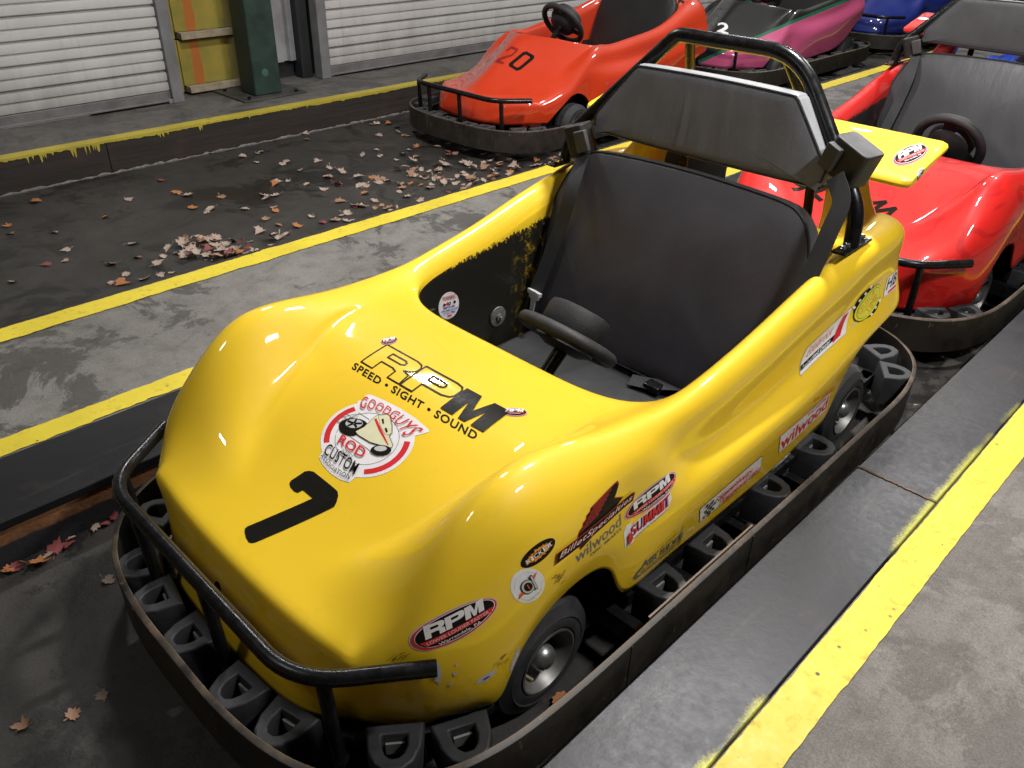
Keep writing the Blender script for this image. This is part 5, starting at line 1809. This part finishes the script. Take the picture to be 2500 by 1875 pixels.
# hand-painted letters on the red hood, number on the orange nose
def find_body(kart):
    return [c for c in kart.children if c.name.startswith("body")][0]
rb = find_body(red)
_BVH[rb.name] = surface_of(ybody)
sticker(red, rb, "red_r", [(stroke(p, .13, 1.3), K_BLACK) for p in ART['redR']], name="lettering")
sticker(red, rb, "red_m", [(stroke(p, .12, 1.15), K_BLACK) for p in ART['redM']], name="lettering")
Z0 = [(.15, 0), (.85, 0), (1, .12), (1, .88), (.85, 1), (.15, 1), (0, .88), (0, .12)]
Zi = [(.5 + (x - .5) * .50, .5 + (y - .5) * .72) for x, y in Z0]
sticker(orange, obody, "o_zero", [(fill2d([Z0, Zi]), K_BLACK)], name="number")
T2 = [(.0, .70), (.22, .70), (.22, .86), (.78, .86), (.78, .62), (.0, .18), (.0, .0), (1, 0), (1, .14), (.40, .14), (1, .55), (1, .9), (.86, 1), (.14, 1), (0, .9)]
sticker(orange, obody, "o_two", [(fill2d([T2]), K_DRED)], name="number")
hump = [c for c in orange.children if c.name.startswith("rear_hump")][0]
sticker(orange, hump, "o_rear", [(fill2d([put(T2, (0, 0, .44, 1))]), K_BLACK), (fill2d([put(Z0, (.56, 0, 1, 1)), put(Zi, (.56, 0, 1, 1))]), K_BLACK)], name="number", lift=.004)
pb = find_body(pink)
_BVH[pb.name] = surface_of(obody)
sticker(pink, pb, "pink_two", [(text2d("2", (0, 0, 1, 1), .03), K_WHITE)], name="number")

# ------------------------------------------------------------------ fallen maple leaves
def leaf_mat(name, a, b):
    m, nt, p = newmat(name)
    g = NT(nt)
    base = g.mix(g.ramp(g.noise(30, 4), (0.35, 0), (0.65, 1)), a, b)
    g.to(base, p.inputs["Base Color"])
    p.inputs["Roughness"].default_value = 0.7
    return m
LEAFM = [leaf_mat("pale tan leaf", (0.40, 0.31, 0.255), (0.26, 0.185, 0.14)), leaf_mat("brown leaf", (0.30, 0.17, 0.10), (0.20, 0.10, 0.06)),
         leaf_mat("orange leaf", (0.38, 0.15, 0.04), (0.26, 0.09, 0.03)), leaf_mat("dark red leaf", (0.22, 0.045, 0.04), (0.13, 0.03, 0.03))]
LOBES = [(0, .02), (.12, -.04), (.30, -.12), (.30, .0), (.50, .06), (.44, .18), (.48, .32), (.58, .50), (.42, .52), (.34, .52), (.27, .62), (.26, .76), (.13, .78), (0, .96)]
def leaf_verts(rnd, size):
    kx, ko = rnd.uniform(.55, 1.15), rnd.uniform(.45, 1.1)          # some are curled or torn on one side
    half = [(x * kx * rnd.uniform(.75, 1.2), y * rnd.uniform(.85, 1.12)) for x, y in LOBES]
    other = [(-x * ko * rnd.uniform(.75, 1.2), y * rnd.uniform(.85, 1.12)) for x, y in LOBES]
    ring = half + other[-2:0:-1]
    cx, cy = rnd.uniform(-.8, .8), rnd.uniform(-.4, .9)
    fold, tw = rnd.uniform(-.15, .75), rnd.uniform(-.4, .4)
    def pt(x, y):
        z = fold * abs(x) ** 1.4 + cx * x * y * .6 + cy * (y - .4) ** 2 * .7 + tw * x * .3
        return Vector((x * size, (y - .4) * size, z * size))
    vs = [pt(0, .30)] + [pt(x, y) for x, y in ring]
    mid = [pt(x * .55, .30 + (y - .30) * .55) for x, y in ring]
    n = len(ring)
    vs += mid
    fs = [(0, 1 + n + i, 1 + n + (i + 1) % n) for i in range(n)]
    fs += [(1 + n + i, 1 + i, 1 + (i + 1) % n, 1 + n + (i + 1) % n) for i in range(n)]
    o = len(vs)
    w = .012 * size
    vs += [pt(0, .05) + Vector((-w, 0, 0)), pt(0, .05) + Vector((w, 0, 0)), pt(rnd.uniform(-.1, .1), -.45) + Vector((w, 0, .02 * size)), pt(rnd.uniform(-.1, .1), -.45) + Vector((-w, 0, .02 * size))]
    fs.append((o, o + 1, o + 2, o + 3))
    lo = min(v.z for v in vs)
    return [v - Vector((0, 0, lo)) for v in vs], fs
rl = random.Random(21)
LEAF_MESH = []
for k in range(14):
    vs, fs = leaf_verts(rl, 1.0)
    row = []
    for m in LEAFM:
        me = bpy.data.meshes.new("fallen_leaf")
        me.from_pydata(vs, [], fs)
        me.materials.append(m)
        row.append(me)
    LEAF_MESH.append(row)
KINDS = ("pale tan", "brown", "orange", "dark red")
N_LEAF = [0]
def put_leaf(x, y, z, size, kind, where, group, tilt=.25):
    o = bpy.data.objects.new("fallen_leaf", LEAF_MESH[rl.randrange(14)][kind])
    COL.objects.link(o)
    o.location = (x, y, z + .002)
    o.scale = (size, size, size)
    o.rotation_euler = (rl.uniform(-tilt, tilt), rl.uniform(-tilt, tilt), rl.uniform(0, 6.28))
    tag(o, KINDS[kind] + " fallen maple leaf " + where, "leaf", KINDS[kind] + " leaves " + group)
    N_LEAF[0] += 1
def kind_of():
    return rl.choices((0, 1, 2, 3), (.62, .22, .09, .07))[0]
SPOTS = [(-4.79,1.27), (-4.52,1.02), (-4.41,1.03), (-4.28,1.18), (-4.00,1.13), (-3.91,1.01), (-3.87,1.08), (-3.81,0.84), (-3.73,1.19), (-3.85,1.37), (-3.70,1.33), (-3.64,1.41), (-4.30,1.46), (-4.47,1.64), (-4.12,1.83), (-4.08,1.88), (-4.02,1.83), (-4.34,1.90), (-4.66,1.92), (-4.43,1.86), (-4.19,2.02), (-3.92,2.04), (-4.07,2.21), (-4.00,2.19), (-4.01,2.25), (-3.75,2.01), (-3.87,2.13), (-3.80,2.12), (-3.59,1.90), (-3.61,2.02), (-3.52,1.94), (-3.50,2.00), (-3.54,2.10), (-3.45,1.92), (-3.63,2.20), (-3.51,2.21), (-3.50,2.27), (-3.52,2.36), (-3.44,2.33), (-4.32,2.61), (-4.41,2.80), (-4.50,2.65), (-4.51,2.61), (-4.12,2.67), (-4.14,2.79), (-4.24,2.41), (-4.20,2.45), (-4.18,2.35), (-4.07,2.47), (-3.94,2.51), (-3.94,2.60), (-3.85,2.70), (-3.72,2.46), (-3.58,2.49), (-3.56,2.51), (-4.99,2.40), (-4.78,2.60), (-4.79,2.64), (-4.63,2.50), (-4.79,2.49), (-5.00,3.09), (-4.85,3.00), (-3.55,1.19), (-3.44,1.26), (-3.46,1.32), (-3.42,1.36), (-3.50,1.14), (-3.47,1.17), (-4.87,3.61), (-4.89,3.58), (-4.81,3.67), (-4.69,3.64), (-4.58,3.56), (-4.59,3.43), (-4.49,3.54), (-4.46,3.55), (-4.52,3.70), (-4.29,3.59), (-4.13,3.55), (-4.23,3.43), (-4.20,3.34), (-4.17,3.26), (-4.09,3.30), (-4.25,3.12), (-4.34,3.06), (-4.37,3.19), (-4.10,3.15), (-4.03,3.52), (-3.95,3.53), (-3.96,3.46), (-3.91,2.85), (-3.85,2.70), (-3.61,2.62), (-3.50,2.52), (-3.58,2.49), (-3.55,2.52), (-3.49,2.58), (-3.46,2.60), (-3.60,2.79), (-3.52,2.76), (-3.94,2.60), (-3.72,2.45), (-3.70,2.63), (-3.51,2.35), (-3.49,2.26), (-3.44,2.33), (-3.84,2.85), (-3.82,2.80), (-4.10,2.67), (-4.12,2.78), (-4.21,2.77),]
for x, y in SPOTS:
    put_leaf(x + rl.uniform(-.02, .02), y + rl.uniform(-.02, .02), 0, rl.uniform(.036, .064), kind_of(), "scattered on the dark far lane", "scattered on the far lane")
def region(n, poly_c, spread, z, where, group, stack=0.0):
    for i in range(n):
        a, b = rl.choice(poly_c)
        x = a + rl.gauss(0, spread)
        y = b + rl.gauss(0, spread)
        x = min(x, -3.19)
        put_leaf(x, y, z + rl.uniform(0, stack), rl.uniform(.034, .064), kind_of(), where, group, .45)
region(70, [(-3.62, 1.58), (-3.55, 1.52), (-3.50, 1.60), (-3.45, 1.62), (-3.60, 1.66), (-3.42, 1.75), (-3.34, 1.70)], .065, 0, "in the leaf pile beside the island edge", "in the first pile", .03)
region(86, [(-3.80, 3.12), (-3.70, 3.10), (-3.60, 3.05), (-3.60, 3.25), (-3.45, 3.2), (-3.75, 3.35), (-3.65, 3.45), (-3.45, 3.5), (-3.50, 3.65), (-3.42, 3.85), (-3.35, 4.0), (-3.40, 3.4), (-3.35, 3.1)], .10, 0, "in the long drift before the orange kart", "in the drift by the orange kart", .02)
region(18, [(-3.9, 3.0), (-3.85, 3.4), (-3.7, 2.9), (-3.45, 2.85), (-3.40, 2.6), (-3.32, 4.4), (-3.3, 4.9)], .14, 0, "at the ragged edge of the long drift", "round the drift")
# leaves caught along the rusty kerb and under the near kart
for x, y, k, sz in ((-2.000, .215, 2, .06), (-1.992, .235, 3, .055), (-1.972, .280, 2, .085), (-1.985, .305, 0, .05), (-2.0, .335, 3, .085), (-1.99, .355, 3, .07), (-2.008, .375, 0, .045), (-2.005, .435, 0, .05), (-2.008, .460, 3, .05), (-2.014, .49, 3, .055)):
    put_leaf(x + .022, y, .006, sz * .58, k, "caught against the rusty island kerb", "along the rusty kerb", .4)
for x, y, k, sz in ((-.728, .934, 2, .075), (-.728, 1.28, 0, .08), (-.712, 1.215, 0, .05), (-1.77, .38, 0, .05), (-1.439, .228, 0, .045), (-1.482, .075, 1, .06), (-1.437, .165, 1, .05), (-.614, 2.506, 0, .03)):
    put_leaf(x, y, .12 if sz == .03 else .0, sz * .62, k, "lying beside the yellow kart's bumper", "round the yellow kart", .4)
